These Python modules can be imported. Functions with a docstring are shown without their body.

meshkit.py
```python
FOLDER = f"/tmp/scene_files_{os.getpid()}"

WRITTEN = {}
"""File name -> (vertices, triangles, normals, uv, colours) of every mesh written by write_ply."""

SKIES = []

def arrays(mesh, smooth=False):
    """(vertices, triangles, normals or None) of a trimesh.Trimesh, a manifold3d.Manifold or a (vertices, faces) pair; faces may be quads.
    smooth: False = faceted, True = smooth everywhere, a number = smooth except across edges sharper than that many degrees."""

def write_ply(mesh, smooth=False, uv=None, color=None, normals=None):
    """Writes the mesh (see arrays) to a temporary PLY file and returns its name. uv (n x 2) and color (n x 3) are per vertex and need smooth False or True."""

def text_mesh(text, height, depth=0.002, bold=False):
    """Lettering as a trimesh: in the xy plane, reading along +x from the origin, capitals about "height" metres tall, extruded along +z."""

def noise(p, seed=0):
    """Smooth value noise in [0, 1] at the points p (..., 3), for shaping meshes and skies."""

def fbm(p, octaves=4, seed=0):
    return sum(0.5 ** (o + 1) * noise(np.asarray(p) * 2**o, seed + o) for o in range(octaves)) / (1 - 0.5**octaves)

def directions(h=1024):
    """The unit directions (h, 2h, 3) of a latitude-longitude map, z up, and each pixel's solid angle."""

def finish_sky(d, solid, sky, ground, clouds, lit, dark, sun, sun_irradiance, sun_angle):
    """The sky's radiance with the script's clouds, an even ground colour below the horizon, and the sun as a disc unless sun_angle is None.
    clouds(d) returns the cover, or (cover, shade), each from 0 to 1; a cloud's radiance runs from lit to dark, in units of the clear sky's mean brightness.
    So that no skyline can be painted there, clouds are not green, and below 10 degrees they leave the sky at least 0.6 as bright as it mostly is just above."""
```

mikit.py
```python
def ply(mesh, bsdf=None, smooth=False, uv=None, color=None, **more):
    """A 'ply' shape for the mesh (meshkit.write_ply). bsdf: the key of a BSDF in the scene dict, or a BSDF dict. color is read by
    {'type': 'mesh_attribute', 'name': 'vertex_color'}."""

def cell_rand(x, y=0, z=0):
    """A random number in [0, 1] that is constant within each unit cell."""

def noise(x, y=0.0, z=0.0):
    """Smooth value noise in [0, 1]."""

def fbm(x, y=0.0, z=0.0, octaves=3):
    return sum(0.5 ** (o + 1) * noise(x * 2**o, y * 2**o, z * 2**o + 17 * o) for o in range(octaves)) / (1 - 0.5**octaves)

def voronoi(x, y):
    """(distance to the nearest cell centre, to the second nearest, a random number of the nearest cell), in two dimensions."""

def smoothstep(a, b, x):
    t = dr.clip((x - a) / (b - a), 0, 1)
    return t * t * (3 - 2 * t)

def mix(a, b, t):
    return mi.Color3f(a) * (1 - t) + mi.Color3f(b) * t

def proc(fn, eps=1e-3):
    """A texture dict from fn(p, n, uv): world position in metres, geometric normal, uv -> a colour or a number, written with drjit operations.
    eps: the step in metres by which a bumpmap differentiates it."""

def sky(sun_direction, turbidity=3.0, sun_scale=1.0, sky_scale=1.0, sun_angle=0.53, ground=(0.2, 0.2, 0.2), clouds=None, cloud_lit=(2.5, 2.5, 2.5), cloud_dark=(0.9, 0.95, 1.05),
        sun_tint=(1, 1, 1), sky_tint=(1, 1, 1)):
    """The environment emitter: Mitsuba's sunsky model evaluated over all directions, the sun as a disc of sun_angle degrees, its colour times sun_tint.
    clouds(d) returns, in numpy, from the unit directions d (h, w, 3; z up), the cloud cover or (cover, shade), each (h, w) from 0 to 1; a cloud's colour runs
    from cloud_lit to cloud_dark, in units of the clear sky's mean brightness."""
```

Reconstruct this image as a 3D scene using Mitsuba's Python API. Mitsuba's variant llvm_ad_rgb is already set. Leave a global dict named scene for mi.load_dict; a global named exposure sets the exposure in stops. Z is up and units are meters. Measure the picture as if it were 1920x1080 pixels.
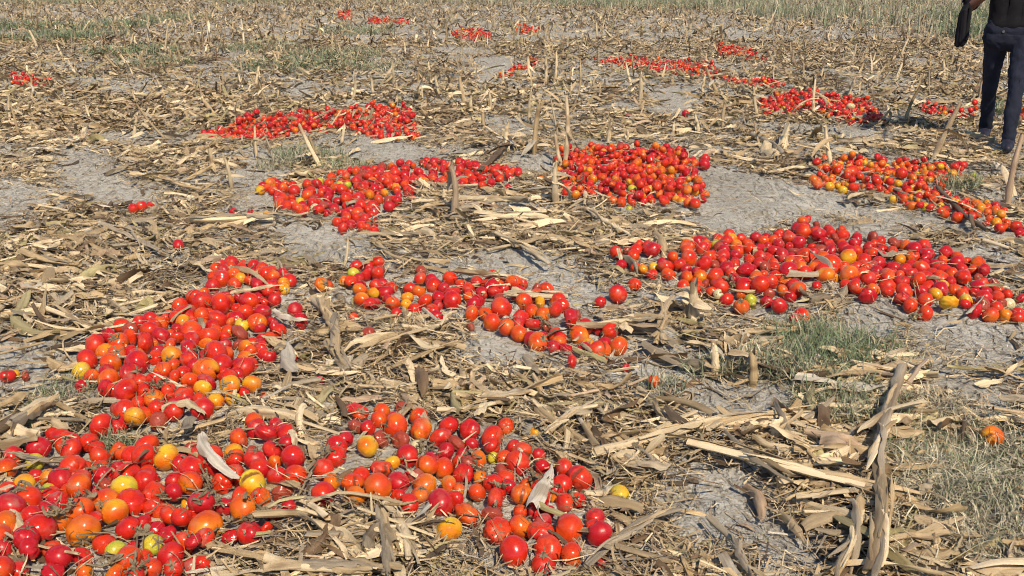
import math, random
import numpy as np, trimesh, manifold3d, shapely
import drjit as dr
import mitsuba as mi
import mikit, meshkit
from mikit import noise, fbm, cell_rand, smoothstep, mix

# ------------------------------------------------------------------ camera, light, exposure
H, PITCH, FOV = 1.39, math.radians(18.0), 54.0
T = mi.ScalarTransform4f
scene, labels = {}, {}
scene['camera'] = {'type': 'perspective', 'fov': FOV, 'fov_axis': 'x', 'near_clip': 0.05, 'far_clip': 3000.0,
                   'to_world': T().look_at(origin=[0, 0, H], target=[0, math.cos(PITCH), H - math.sin(PITCH)], up=[0, 0, 1])}
SUN_EL, SUN_AZ = math.radians(46), math.radians(19)
SUN = [math.sin(SUN_AZ) * math.cos(SUN_EL), -math.cos(SUN_AZ) * math.cos(SUN_EL), math.sin(SUN_EL)]
scene['sky'] = mikit.sky(SUN, turbidity=3, sun_tint=(0.98, 1.0, 1.03))
exposure = 1.70

rng = np.random.default_rng(7)
F = 960 / math.tan(math.radians(FOV / 2))          # focal length for a 1920 wide picture
CP, SP = math.cos(PITCH), math.sin(PITCH)


def ray(px, py):
    u, v = (np.asarray(px, float) - 960) / F, (np.asarray(py, float) - 540) / F
    return np.stack([u, CP - v * SP, -SP - v * CP], -1)


def at(px, py, z=0.0):
    """The point of the plane at height z that the photograph shows at pixel (px, py)."""
    d = ray(px, py)
    t = (H - z) / -d[..., 2]
    return np.stack([d[..., 0] * t, d[..., 1] * t, np.zeros_like(t) + z], -1)


def project(p):
    p = np.asarray(p, float) - [0, 0, H]
    d = p[..., 1] * CP - p[..., 2] * SP
    return 960 + F * p[..., 0] / d, 540 - F * (p[..., 1] * SP + p[..., 2] * CP) / d, d


def ppm(py):
    """Pixels per metre on the ground at picture row py."""
    return F * (SP + (py - 540) / F * CP) / H


# ------------------------------------------------------------------ ground
FUR = np.array([0.67, 0.74])                       # across the furrows


def ground_h(x, y):
    x, y = np.asarray(x, float), np.asarray(y, float)
    z0 = np.zeros_like(x)
    q = np.stack([x, y, z0], -1)
    wob = meshkit.fbm(q * 0.9, 2, 5)
    a = x * FUR[0] + y * FUR[1]
    h = 0.016 * np.sin(2 * np.pi * a / 0.85 + 5 * wob) + 0.06 * (meshkit.fbm(q * 1.3, 3, 1) - 0.5)
    n = meshkit.fbm(q * 9.0, 3, 2)
    h += 0.030 * np.maximum(n - 0.45, 0) ** 0.8 + 0.016 * (meshkit.fbm(q * 26.0, 2, 3) - 0.5) - 0.016 * np.maximum(0.06 - np.abs(meshkit.noise(q * 4.3, 6) - 0.5), 0) / 0.06
    return h


def on_ground(px, py, lift=0.0):
    p = at(px, py)
    for _ in range(4):
        z = ground_h(p[..., 0], p[..., 1]) + lift
        p = at(px, py, z)
    return p


def axis_steps(a, b, c, d, fine, grow):
    mid = list(np.arange(b, c, fine))
    lo, hi, s = [], [], fine
    x = b
    while x > a:
        s = min(s * grow, 40)
        x -= s
        lo.append(x)
    s, x = fine, mid[-1]
    while x < d:
        s = min(s * grow, 40)
        x += s
        hi.append(x)
    return np.array(lo[::-1] + mid + hi)


gx = axis_steps(-400, -2.6, 3.2, 400, 0.019, 1.065)
gy = axis_steps(-60, 1.7, 5.6, 900, 0.018, 1.036)
GX, GY = np.meshgrid(gx, gy)
GZ = ground_h(GX, GY)
nx, ny = len(gx), len(gy)
gi = (np.arange(ny - 1)[:, None] * nx + np.arange(nx - 1)[None]).ravel()
gf = np.vstack([np.stack([gi, gi + 1, gi + nx + 1], 1), np.stack([gi, gi + nx + 1, gi + nx], 1)])


def soil_color(p, n, uv):
    a = fbm(p.x * 2.1, p.y * 2.1, 0.0, octaves=3)
    b = fbm(p.x * 30, p.y * 30, 2.0, octaves=3)
    c = noise(p.x * 120, p.y * 120, 5.0)
    col = mix((0.36, 0.353, 0.322), (0.53, 0.522, 0.482), a)
    col = col * (0.74 + 0.42 * b) * (0.88 + 0.2 * c)
    dark = smoothstep(0.70, 0.78, noise(p.x * 75, p.y * 48 + 7 * b, 12.0))
    col = mix(col, mi.Color3f(0.13, 0.11, 0.085), dark * 0.55)
    straw = smoothstep(0.66, 0.74, noise(p.x * 60 + 9 * b, p.y * 95, 8.0))
    return mix(col, mi.Color3f(0.30, 0.245, 0.16), straw * 0.6)


def soil_bump(p, n, uv):
    wx, wy = p.x + 0.02 * noise(p.x * 25, p.y * 25, 3.0), p.y + 0.02 * noise(p.x * 25, p.y * 25, 7.0)
    d1, d2, w = mikit.voronoi(wx * 13, wy * 13)
    crack = smoothstep(0.09, 0.0, d2 - d1) * smoothstep(0.45, 0.6, noise(p.x * 3.3, p.y * 3.3, 4.0))
    return fbm(p.x * 45, p.y * 45, 1.0, octaves=4) * 0.75 + 0.3 * noise(p.x * 190, p.y * 190, 0.0) - 0.7 * crack


scene['soil'] = {'type': 'bumpmap', 'arbitrary': mikit.proc(soil_bump, eps=2e-3), 'scale': 0.026,
                 'bsdf': {'type': 'diffuse', 'reflectance': mikit.proc(soil_color)}}
scene['ground'] = mikit.ply((np.stack([GX, GY, GZ], -1).reshape(-1, 3), gf), 'soil', smooth=True)
labels['ground'] = {'label': 'dry grey clay soil of the harvested field with faint furrows', 'category': 'ground', 'kind': 'structure'}

# ------------------------------------------------------------------ where bare soil shows and where the heaps lie (picture outlines, laid on the ground)
SOIL = '''1300 310 1400 320 1520 358 1650 390 1780 420 1920 450 1920 470 1800 445 1690 430 1540 400 1530 440 1480 425 1400 440 1320 440 1310 395
1560 435 1640 425 1700 445 1680 470 1600 468 1540 455
860 620 920 605 1000 655 1040 690 940 700 880 690
1262 895 1330 878 1430 885 1445 965 1430 1020 1300 1022 1262 965
1440 975 1545 1005 1570 1050 1505 1085 1425 1070
1560 610 1680 575 1920 600 1920 670 1840 690 1770 640 1700 610 1650 640 1600 650
1700 640 1760 690 1800 715 1900 740 1900 800 1820 790 1760 740
530 430 620 430 700 470 690 500 640 500 540 480
900 490 960 470 1080 500 1130 540 1100 560 990 545 930 530
110 290 190 290 220 340 290 360 270 390 180 390 110 350
0 345 40 345 50 410 0 440
900 110 960 105 950 140 900 160
540 158 590 155 590 185 550 185
1220 165 1300 170 1310 205 1230 210
910 235 1000 240 1010 258 910 255
950 285 1040 290 1050 330 960 320
1545 235 1660 238 1650 262 1560 258
1360 735 1440 725 1490 745 1470 790 1380 790
680 265 780 280 800 320 700 310
640 55 720 60 700 85 640 80
640 790 740 870 700 910 650 880 630 830
825 87 870 90 860 102 825 97
1080 262 1150 268 1150 285 1085 285
450 330 500 360 520 400 460 390
930 1050 1000 1055 1010 1080 900 1080'''
HEAPS = {
    'corner': ('heap in the bottom left corner', '0 870 60 860 100 810 180 830 250 835 340 840 420 865 480 800 530 810 570 850 585 900 540 950 500 1000 400 1030 380 1070 300 1095 0 1095'),
    'leftmid': ('long heap left of centre', '140 690 165 650 235 615 310 585 380 550 405 510 440 498 550 510 550 545 510 575 540 620 515 640 500 690 480 730 420 760 380 785 320 785 240 800 190 810 185 780 220 760 160 735'),
    'bottom': ('heap at the bottom centre', '650 755 730 760 850 800 950 800 1000 850 1105 880 1100 950 1140 985 1140 1060 1010 1075 930 1050 900 1000 820 1010 810 960 590 945 600 870 640 850 690 900 760 900 740 850 700 850 650 830'),
    'row': ('thin row across the middle', '645 510 720 502 740 550 780 515 870 540 950 535 1020 560 1080 600 1180 640 1160 680 1100 675 1000 660 900 610 870 580 820 605 740 580 680 575 650 540'),
    'right': ('long heap on the right', '1155 470 1260 490 1280 465 1340 450 1480 440 1510 420 1550 440 1700 465 1820 500 1900 555 1920 600 1830 605 1770 580 1740 600 1690 590 1640 570 1560 540 1510 540 1500 575 1400 590 1340 560 1270 545 1270 520 1190 510'),
    'leftfar': ('ragged heap behind the middle row', '480 350 510 335 550 345 620 345 660 330 740 318 830 310 900 315 980 325 960 355 860 350 790 345 770 380 710 400 720 435 650 440 625 410 560 405 520 390'),
    'square': ('square heap in the upper middle', '1060 292 1110 283 1180 290 1290 300 1300 340 1312 388 1240 392 1180 392 1110 375 1060 382 1050 330'),
    'belowman': ('heap in front of the standing person', '1515 325 1590 305 1700 303 1825 315 1830 330 1770 350 1800 375 1890 410 1900 440 1850 430 1790 415 1700 395 1650 365 1560 360 1520 350'),
    'streak': ('flat streak at the upper left', '370 250 440 235 560 215 640 218 700 203 770 208 792 240 787 267 700 264 650 243 560 255 440 272 380 267'),
    'upright': ('red heap at the upper right', '1415 190 1480 175 1560 185 1640 200 1667 232 1580 235 1510 213 1430 232'),
    'far1': ('distant row', '1110 115 1180 110 1260 118 1330 122 1370 145 1430 155 1480 160 1470 167 1400 165 1340 152 1250 142 1200 137 1140 127'),
    'far2': ('distant row', '1340 90 1380 92 1440 110 1435 121 1390 110 1345 106'),
    'far3': ('distant row', '845 62 880 57 920 60 925 76 890 79 850 72'),
    'far4': ('distant row', '965 47 1000 54 1016 61 990 68 965 63'),
    'far5': ('distant row', '632 25 662 25 660 37 635 37'),
    'far6': ('distant row', '690 35 765 38 768 48 690 46'),
    'far7': ('distant row', '12 140 50 145 98 152 95 169 60 171 20 161'),
    'far8': ('distant row', '925 147 960 132 1010 116 1010 126 970 137 935 154'),
    'far9': ('distant row', '1720 197 1780 199 1835 209 1830 223 1720 213'),
    'far10': ('distant row', '1902 205 1980 208 1980 228 1902 228'),
}


def poly(text):
    a = np.array(text.split(), float).reshape(-1, 2)
    return shapely.Polygon(at(a[:, 0], a[:, 1])[:, :2]).buffer(0)


SOIL_P = shapely.union_all([poly(t) for t in SOIL.split('\n')])
HEAP_P = {k: poly(v[1]) for k, v in HEAPS.items()}
HEAP_U = shapely.union_all(list(HEAP_P.values()))
SOIL_B = SOIL_P.buffer(0.07)
shapely.prepare(SOIL_B)
shapely.prepare(SOIL_P)
shapely.prepare(HEAP_U)


# ------------------------------------------------------------------ materials
def palette(i, cols):
    out = mi.Color3f(*cols[0])
    for k, c in enumerate(cols[1:], 1):
        out = dr.select(i > k - 0.5, mi.Color3f(*c), out)
    return out


TONES = [(0.475, 0.35, 0.19), (0.71, 0.575, 0.36), (0.345, 0.285, 0.20), (0.17, 0.108, 0.058), (0.40, 0.345, 0.16), (0.45, 0.325, 0.215), (0.56, 0.51, 0.415), (0.095, 0.066, 0.042)]
TONE_WORDS = ['tan', 'pale straw', 'greyish', 'brown', 'olive tan', 'pinkish tan', 'silvery pale', 'dark brown']


def straw_color(p, n, uv):
    i, c = dr.floor(uv.x), uv.x - dr.floor(uv.x)
    k, t = dr.floor(uv.y), uv.y - dr.floor(uv.y)
    col = palette(k, TONES) * (0.66 + 0.50 * cell_rand(i, 3, 1))
    col = mix(col, mi.Color3f(0.36, 0.30, 0.22) * dr.maximum(col.x, 0.1) * 2.4, 0.35 * cell_rand(i, 9, 4))
    streak = noise(c * 11 + i * 3.7, t * 2.5, i * 0.37)
    fine = noise(c * 34 + i * 1.7, t * 5, i * 0.91)
    blot = smoothstep(0.55, 0.85, noise(t * 5 + i * 2.1, c * 1.7, i * 0.53))
    col = col * (0.60 + 0.44 * streak + 0.32 * fine)
    return mix(col, col * mi.Color3f(0.50, 0.43, 0.37), blot * 0.75)


scene['straw'] = {'type': 'twosided', 'bsdf': {'type': 'principled', 'base_color': mikit.proc(straw_color), 'roughness': 0.62, 'specular': 0.35}}

RAMP = [(0.60, 0.53, 0.30), (0.40, 0.43, 0.045), (0.66, 0.46, 0.03), (0.70, 0.30, 0.012), (0.63, 0.135, 0.009), (0.62, 0.058, 0.008), (0.57, 0.025, 0.009), (0.45, 0.012, 0.017), (0.33, 0.055, 0.030)]


def tomato_color(p, n, uv):
    i, a = dr.floor(uv.x), uv.x - dr.floor(uv.x)
    k, t = dr.floor(uv.y), uv.y - dr.floor(uv.y)
    big = noise(p.x * 26 + i * 1.3, p.y * 26, p.z * 26)
    plain = (k > 0.5) & (k < 7.5)
    kk = dr.select(plain, dr.clip(k + 2.6 * (big - 0.5) + 1.3 * cell_rand(i, 7, 7) * (t - 0.45) + 0.5 * (cell_rand(i, 2, 2) - 0.5), 1, 7), k)
    k0 = dr.floor(kk)
    col = mi.Color3f(0)
    lo, hi = palette(k0, RAMP), palette(k0 + 1, RAMP)
    col = mix(lo, hi, dr.select(plain, kk - k0, 0.0))
    spec = noise(p.x * 420 + i, p.y * 420, p.z * 420)
    mott = noise(p.x * 95 + i, p.y * 95, p.z * 95)
    col = col * (0.80 + 0.14 * spec + 0.24 * mott)
    # corky ring at the stem end, dust and healed cracks
    scar = smoothstep(0.075, 0.045, t + 0.03 * noise(a * 9, i, 0.5))
    col = mix(col, mi.Color3f(0.20, 0.14, 0.06), scar * 0.9)
    ring = dr.abs(t - 0.20 - 0.10 * cell_rand(i, 5, 5) - 0.05 * noise(a * 6, i * 1.7, 3.0))
    crack = smoothstep(0.012, 0.004, ring) * smoothstep(0.5, 0.62, noise(a * 4 + i, i * 0.7, 9.0)) * dr.select(cell_rand(i, 6, 1) < 0.4, 1.0, 0.0)
    col = mix(col, mi.Color3f(0.13, 0.06, 0.03), crack)
    gash = smoothstep(0.035, 0.015, dr.abs(a - 0.5 + 0.012 * (noise(t * 14, i, 2.0) - 0.5))) * smoothstep(0.14, 0.26, t) * smoothstep(0.86, 0.74, t) * dr.select(i > 1023.5, 1.0, 0.0)
    col = mix(col, mi.Color3f(0.16, 0.045, 0.02), gash * 0.85)
    dust = smoothstep(0.55, 0.8, fbm(p.x * 38 + i, p.y * 38, p.z * 38, octaves=3)) * (0.1 + 0.55 * cell_rand(i, 8, 3))
    return mix(col, mi.Color3f(0.36, 0.27, 0.20), dust * 0.55)


def tomato_rough(p, n, uv):
    i = dr.floor(uv.x)
    return 0.13 + 0.22 * cell_rand(i, 4, 4) ** 2 + 0.10 * noise(p.x * 60 + i, p.y * 60, p.z * 60)


scene['tomato_skin'] = {'type': 'principled', 'base_color': mikit.proc(tomato_color), 'roughness': mikit.proc(tomato_rough), 'specular': 0.5}


def grass_color(p, n, uv):
    i, k, t = dr.floor(uv.x), dr.floor(uv.y), uv.y - dr.floor(uv.y)
    col = palette(k, [(0.13, 0.185, 0.095), (0.22, 0.25, 0.15), (0.31, 0.295, 0.21), (0.44, 0.40, 0.29), (0.57, 0.52, 0.39)])
    return col * (0.65 + 0.7 * cell_rand(i, 1, 7)) * (0.85 + 0.3 * t)


scene['grass_blade'] = {'type': 'twosided', 'bsdf': {'type': 'principled', 'base_color': mikit.proc(grass_color), 'roughness': 0.6, 'specular': 0.3}}


def twig_color(p, n, uv):
    a = noise(p.x * 70, p.y * 70, p.z * 70)
    b = noise(p.x * 15, p.y * 15, p.z * 15)
    return mix((0.13, 0.10, 0.065), (0.33, 0.27, 0.18), a * 0.6 + b * 0.4)


scene['dry_twig'] = {'type': 'twosided', 'bsdf': {'type': 'diffuse', 'reflectance': mikit.proc(twig_color)}}


# ------------------------------------------------------------------ mesh makers
def grid_faces(n, a, b):
    """Triangles of n sheets of (a+1) x (b+1) vertices."""
    i, j = np.meshgrid(np.arange(a), np.arange(b), indexing='ij')
    q = (i * (b + 1) + j).ravel()
    f = np.vstack([np.stack([q, q + b + 1, q + b + 2], 1), np.stack([q, q + b + 2, q + 1], 1)])
    return (f[None] + (np.arange(n) * (a + 1) * (b + 1))[:, None, None]).reshape(-1, 3)


def col(x):
    return np.asarray(x, float).reshape(-1, 1, 1)


def turn(v, yaw, pitch, roll):
    """Rotates (n,...,3) points: roll about x, pitch about y, yaw about z."""
    x, y, z = v[..., 0], v[..., 1], v[..., 2]
    c, s = np.cos(roll), np.sin(roll)
    y, z = y * c - z * s, y * s + z * c
    c, s = np.cos(pitch), np.sin(pitch)
    x, z = x * c - z * s, x * s + z * c
    c, s = np.cos(yaw), np.sin(yaw)
    return np.stack([x * c - y * s, x * s + y * c, z], -1)


def ribbons(pos, length, width, yaw, pitch, roll, tone, ids, ns=6, nc=2, curl=0.0, bend=0.0, twist=0.0, cup=0.0, tip=0.35, wave=0.0, crumple=0.0, fray=0.0):
    """Dry leaf ribbons lying about pos. Returns (vertices, faces, uv)."""
    n = len(pos)
    t = np.linspace(-1, 1, ns + 1)[None, :, None]
    c = np.linspace(-1, 1, nc + 1)[None, None, :]
    L, W = col(length) / 2, col(width) / 2
    prof = np.clip(1 - np.abs((t + 0.25) / 1.28) ** 3, 0.05, 1) * (1 - col(tip)) + col(tip)
    x = L * t + 0 * c
    tw = col(twist) * t
    if np.any(np.asarray(fray) > 0):
        k = col(ids)
        nz = meshkit.noise(np.stack(np.broadcast_arrays(t * (6 + 0 * c) + k * 3.1, np.sign(c) * 5 + 0 * t + k, 0 * c + 0 * t + k * 0.7), -1), 4)
        prof = prof * (1 + col(fray) * (nz - 0.5) * 2 * np.abs(c))
        x = x + L * col(fray) * 0.35 * (nz - 0.5) * (np.abs(t) > 0.99)
    cz0 = 0.0
    if np.any(np.asarray(crumple) > 0):
        k = col(ids)
        cz0 = col(crumple) * W * (meshkit.noise(np.stack(np.broadcast_arrays(t * 3.2 + k * 1.3, c * 1.2 + 0 * t, 0 * t + 0 * c + k), -1), 6) - 0.5) * 2
    cy, cz = W * prof * c, col(cup) * W * prof * (c ** 2 - 0.5) + cz0
    y = cy * np.cos(tw) - cz * np.sin(tw)
    z = cy * np.sin(tw) + cz * np.cos(tw)
    y = y + col(bend) * L * (t ** 2 - 0.33)
    z = z + col(curl) * L * (t ** 2 - 0.33) + col(wave) * W * np.sin(t * 5 + col(ids) * 1.7) * (0.5 + 0.5 * c)
    v = turn(np.stack(np.broadcast_arrays(x, y, z), -1), col(yaw), col(pitch), col(roll)) + np.asarray(pos)[:, None, None, :]
    u = col(np.asarray(ids) % 2048) + 0.02 + 0.96 * (c + 1) / 2 + 0 * t
    w = col(tone) + 0.02 + 0.96 * (t + 1) / 2 + 0 * c
    return v.reshape(-1, 3), grid_faces(n, ns, nc), np.stack([u, w], -1).reshape(-1, 2)


def tubes(pos, length, rad, yaw, pitch, tone, ids, ns=1, sides=5, bend=0.0, node=0.0, flat=1.0):
    n = len(pos)
    t = np.linspace(-1, 1, ns + 1)[None, :, None]
    a = np.linspace(0, 2 * np.pi, sides + 1)[None, None, :]
    L, R = col(length) / 2, col(rad)
    r = R * (1 - 0.12 * t) * (1 + col(node) * (np.abs(np.sin(t * 4 + col(ids))) > 0.93))
    x = L * t + 0 * a + R * 0.8 * np.sin(a * 2 + col(ids)) * (np.abs(t) > 0.99)
    y, z = r * np.cos(a), r * np.sin(a) * col(flat)
    y = y + col(bend) * L * (t ** 2 - 0.33)
    v = turn(np.stack(np.broadcast_arrays(x, y, z), -1), col(yaw), col(pitch), 0 * col(yaw)) + np.asarray(pos)[:, None, None, :]
    u = col(np.asarray(ids) % 2048) + 0.02 + 0.96 * a / (2 * np.pi) + 0 * t
    w = col(tone) + 0.02 + 0.96 * (t + 1) / 2 + 0 * a
    return v.reshape(-1, 3), grid_faces(n, ns, sides), np.stack([u, w], -1).reshape(-1, 2)


def join(parts):
    at_, vs, fs, us = 0, [], [], []
    for v, f, u in parts:
        vs.append(v)
        fs.append(f + at_)
        us.append(u)
        at_ += len(v)
    return np.vstack(vs), np.vstack(fs), np.vstack(us)


def put(key, m, bsdf, smooth=True):
    scene[key] = mikit.ply((m[0], m[1]), bsdf, smooth=smooth, uv=m[2])
    return key


def numbered(name, used={}):
    k = used.get(name, 0)
    used[name] = k + 1
    return name if k == 0 else f'{name}_{k:03d}'


def path_tube(pts, rad, tone, idn, sides=6, flat=1.0, uvk=None):
    """A tube along a polyline of points with radii."""
    p = np.asarray(pts, float)
    r = np.broadcast_to(np.asarray(rad, float), (len(p),))
    t = np.gradient(p, axis=0)
    t /= np.linalg.norm(t, axis=1, keepdims=True)
    ref = np.array([0, 0, 1.0]) if abs(t[:, 2]).mean() < 0.8 else np.array([1.0, 0.1, 0])
    a = np.cross(t, ref)
    a /= np.linalg.norm(a, axis=1, keepdims=True)
    b = np.cross(a, t)
    g = np.linspace(0, 2 * np.pi, sides + 1)
    v = p[:, None] + r[:, None, None] * (np.cos(g)[None, :, None] * a[:, None] + flat * np.sin(g)[None, :, None] * b[:, None])
    s = np.linspace(0.02, 0.98, len(p))
    uv = np.stack(np.broadcast_arrays(idn % 2048 + 0.02 + 0.96 * g[None] / (2 * np.pi), tone + s[:, None]), -1)
    f = grid_faces(1, len(p) - 1, sides)
    vv, uu = v.reshape(-1, 3), uv.reshape(-1, 2)
    # end caps
    for e, flip in ((0, False), (len(p) - 1, True)):
        c0 = len(vv)
        vv = np.vstack([vv, p[e][None]])
        uu = np.vstack([uu, [[idn % 2048 + 0.5, tone + 0.5]]])
        i = e * (sides + 1) + np.arange(sides)
        f = np.vstack([f, np.stack([i, i + 1, i * 0 + c0] if flip else [i + 1, i, i * 0 + c0], 1)])
    return vv, f, uu


# ------------------------------------------------------------------ where a thing lies, in words
HEAP_BOX = {}
for k, (w, t) in HEAPS.items():
    a = np.array(t.split(), float).reshape(-1, 2)
    HEAP_BOX[k] = (a[:, 0].min(), a[:, 1].min(), a[:, 0].max(), a[:, 1].max())


def nearest_heap(px, py):
    q = at(px, max(py, 5))[:2]
    return min(HEAPS, key=lambda k: HEAP_P[k].distance(shapely.Point(q)))


def whereabouts(px, py):
    k = nearest_heap(px, py)
    x0, y0, x1, y1 = HEAP_BOX[k]
    if HEAPS[k][0] == 'distant row':
        return 'far out on the ' + ('left of the field' if px < 640 else 'right of the field' if px > 1280 else 'middle of the field')
    if x0 <= px <= x1 and y0 <= py <= y1:
        return 'beside the ' + HEAPS[k][0]
    if py > y1:
        side = 'in front of'
    elif py < y0:
        side = 'behind'
    else:
        side = 'left of' if px < x0 else 'right of'
    return f'{side} the {HEAPS[k][0]}'


ORD = ['leftmost', 'second-from-left', 'third-from-left', 'fourth-from-left', 'fifth-from-left', 'sixth-from-left', 'seventh-from-left', 'eighth-from-left', 'ninth-from-left', 'tenth-from-left',
       'eleventh-from-left', 'twelfth-from-left', 'thirteenth-from-left', 'fourteenth-from-left', 'fifteenth-from-left', 'sixteenth-from-left', 'seventeenth-from-left', 'eighteenth-from-left', 'nineteenth-from-left', 'twentieth-from-left', 'twenty-first-from-left', 'twenty-second-from-left', 'twenty-third-from-left', 'twenty-fourth-from-left']
TO_LABEL = []      # (key, label, category, group, px)


def name_all():
    by = {}
    for e in TO_LABEL:
        by.setdefault((e[1], e[2]), []).append(e)
    for (lab, cat), es in by.items():
        es.sort(key=lambda e: e[4])
        for i, (key, _, _, group, _) in enumerate(es):
            text = lab if len(es) == 1 else f'{ORD[min(i, len(ORD) - 1)]} {lab}'
            if len(text.split()) > 16:
                text = text.replace(' lying ', ' ').replace(' in the ', ' in ').replace(' of the ', ' of ')
            labels[key] = {'label': text, 'category': cat, 'group': group}


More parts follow.
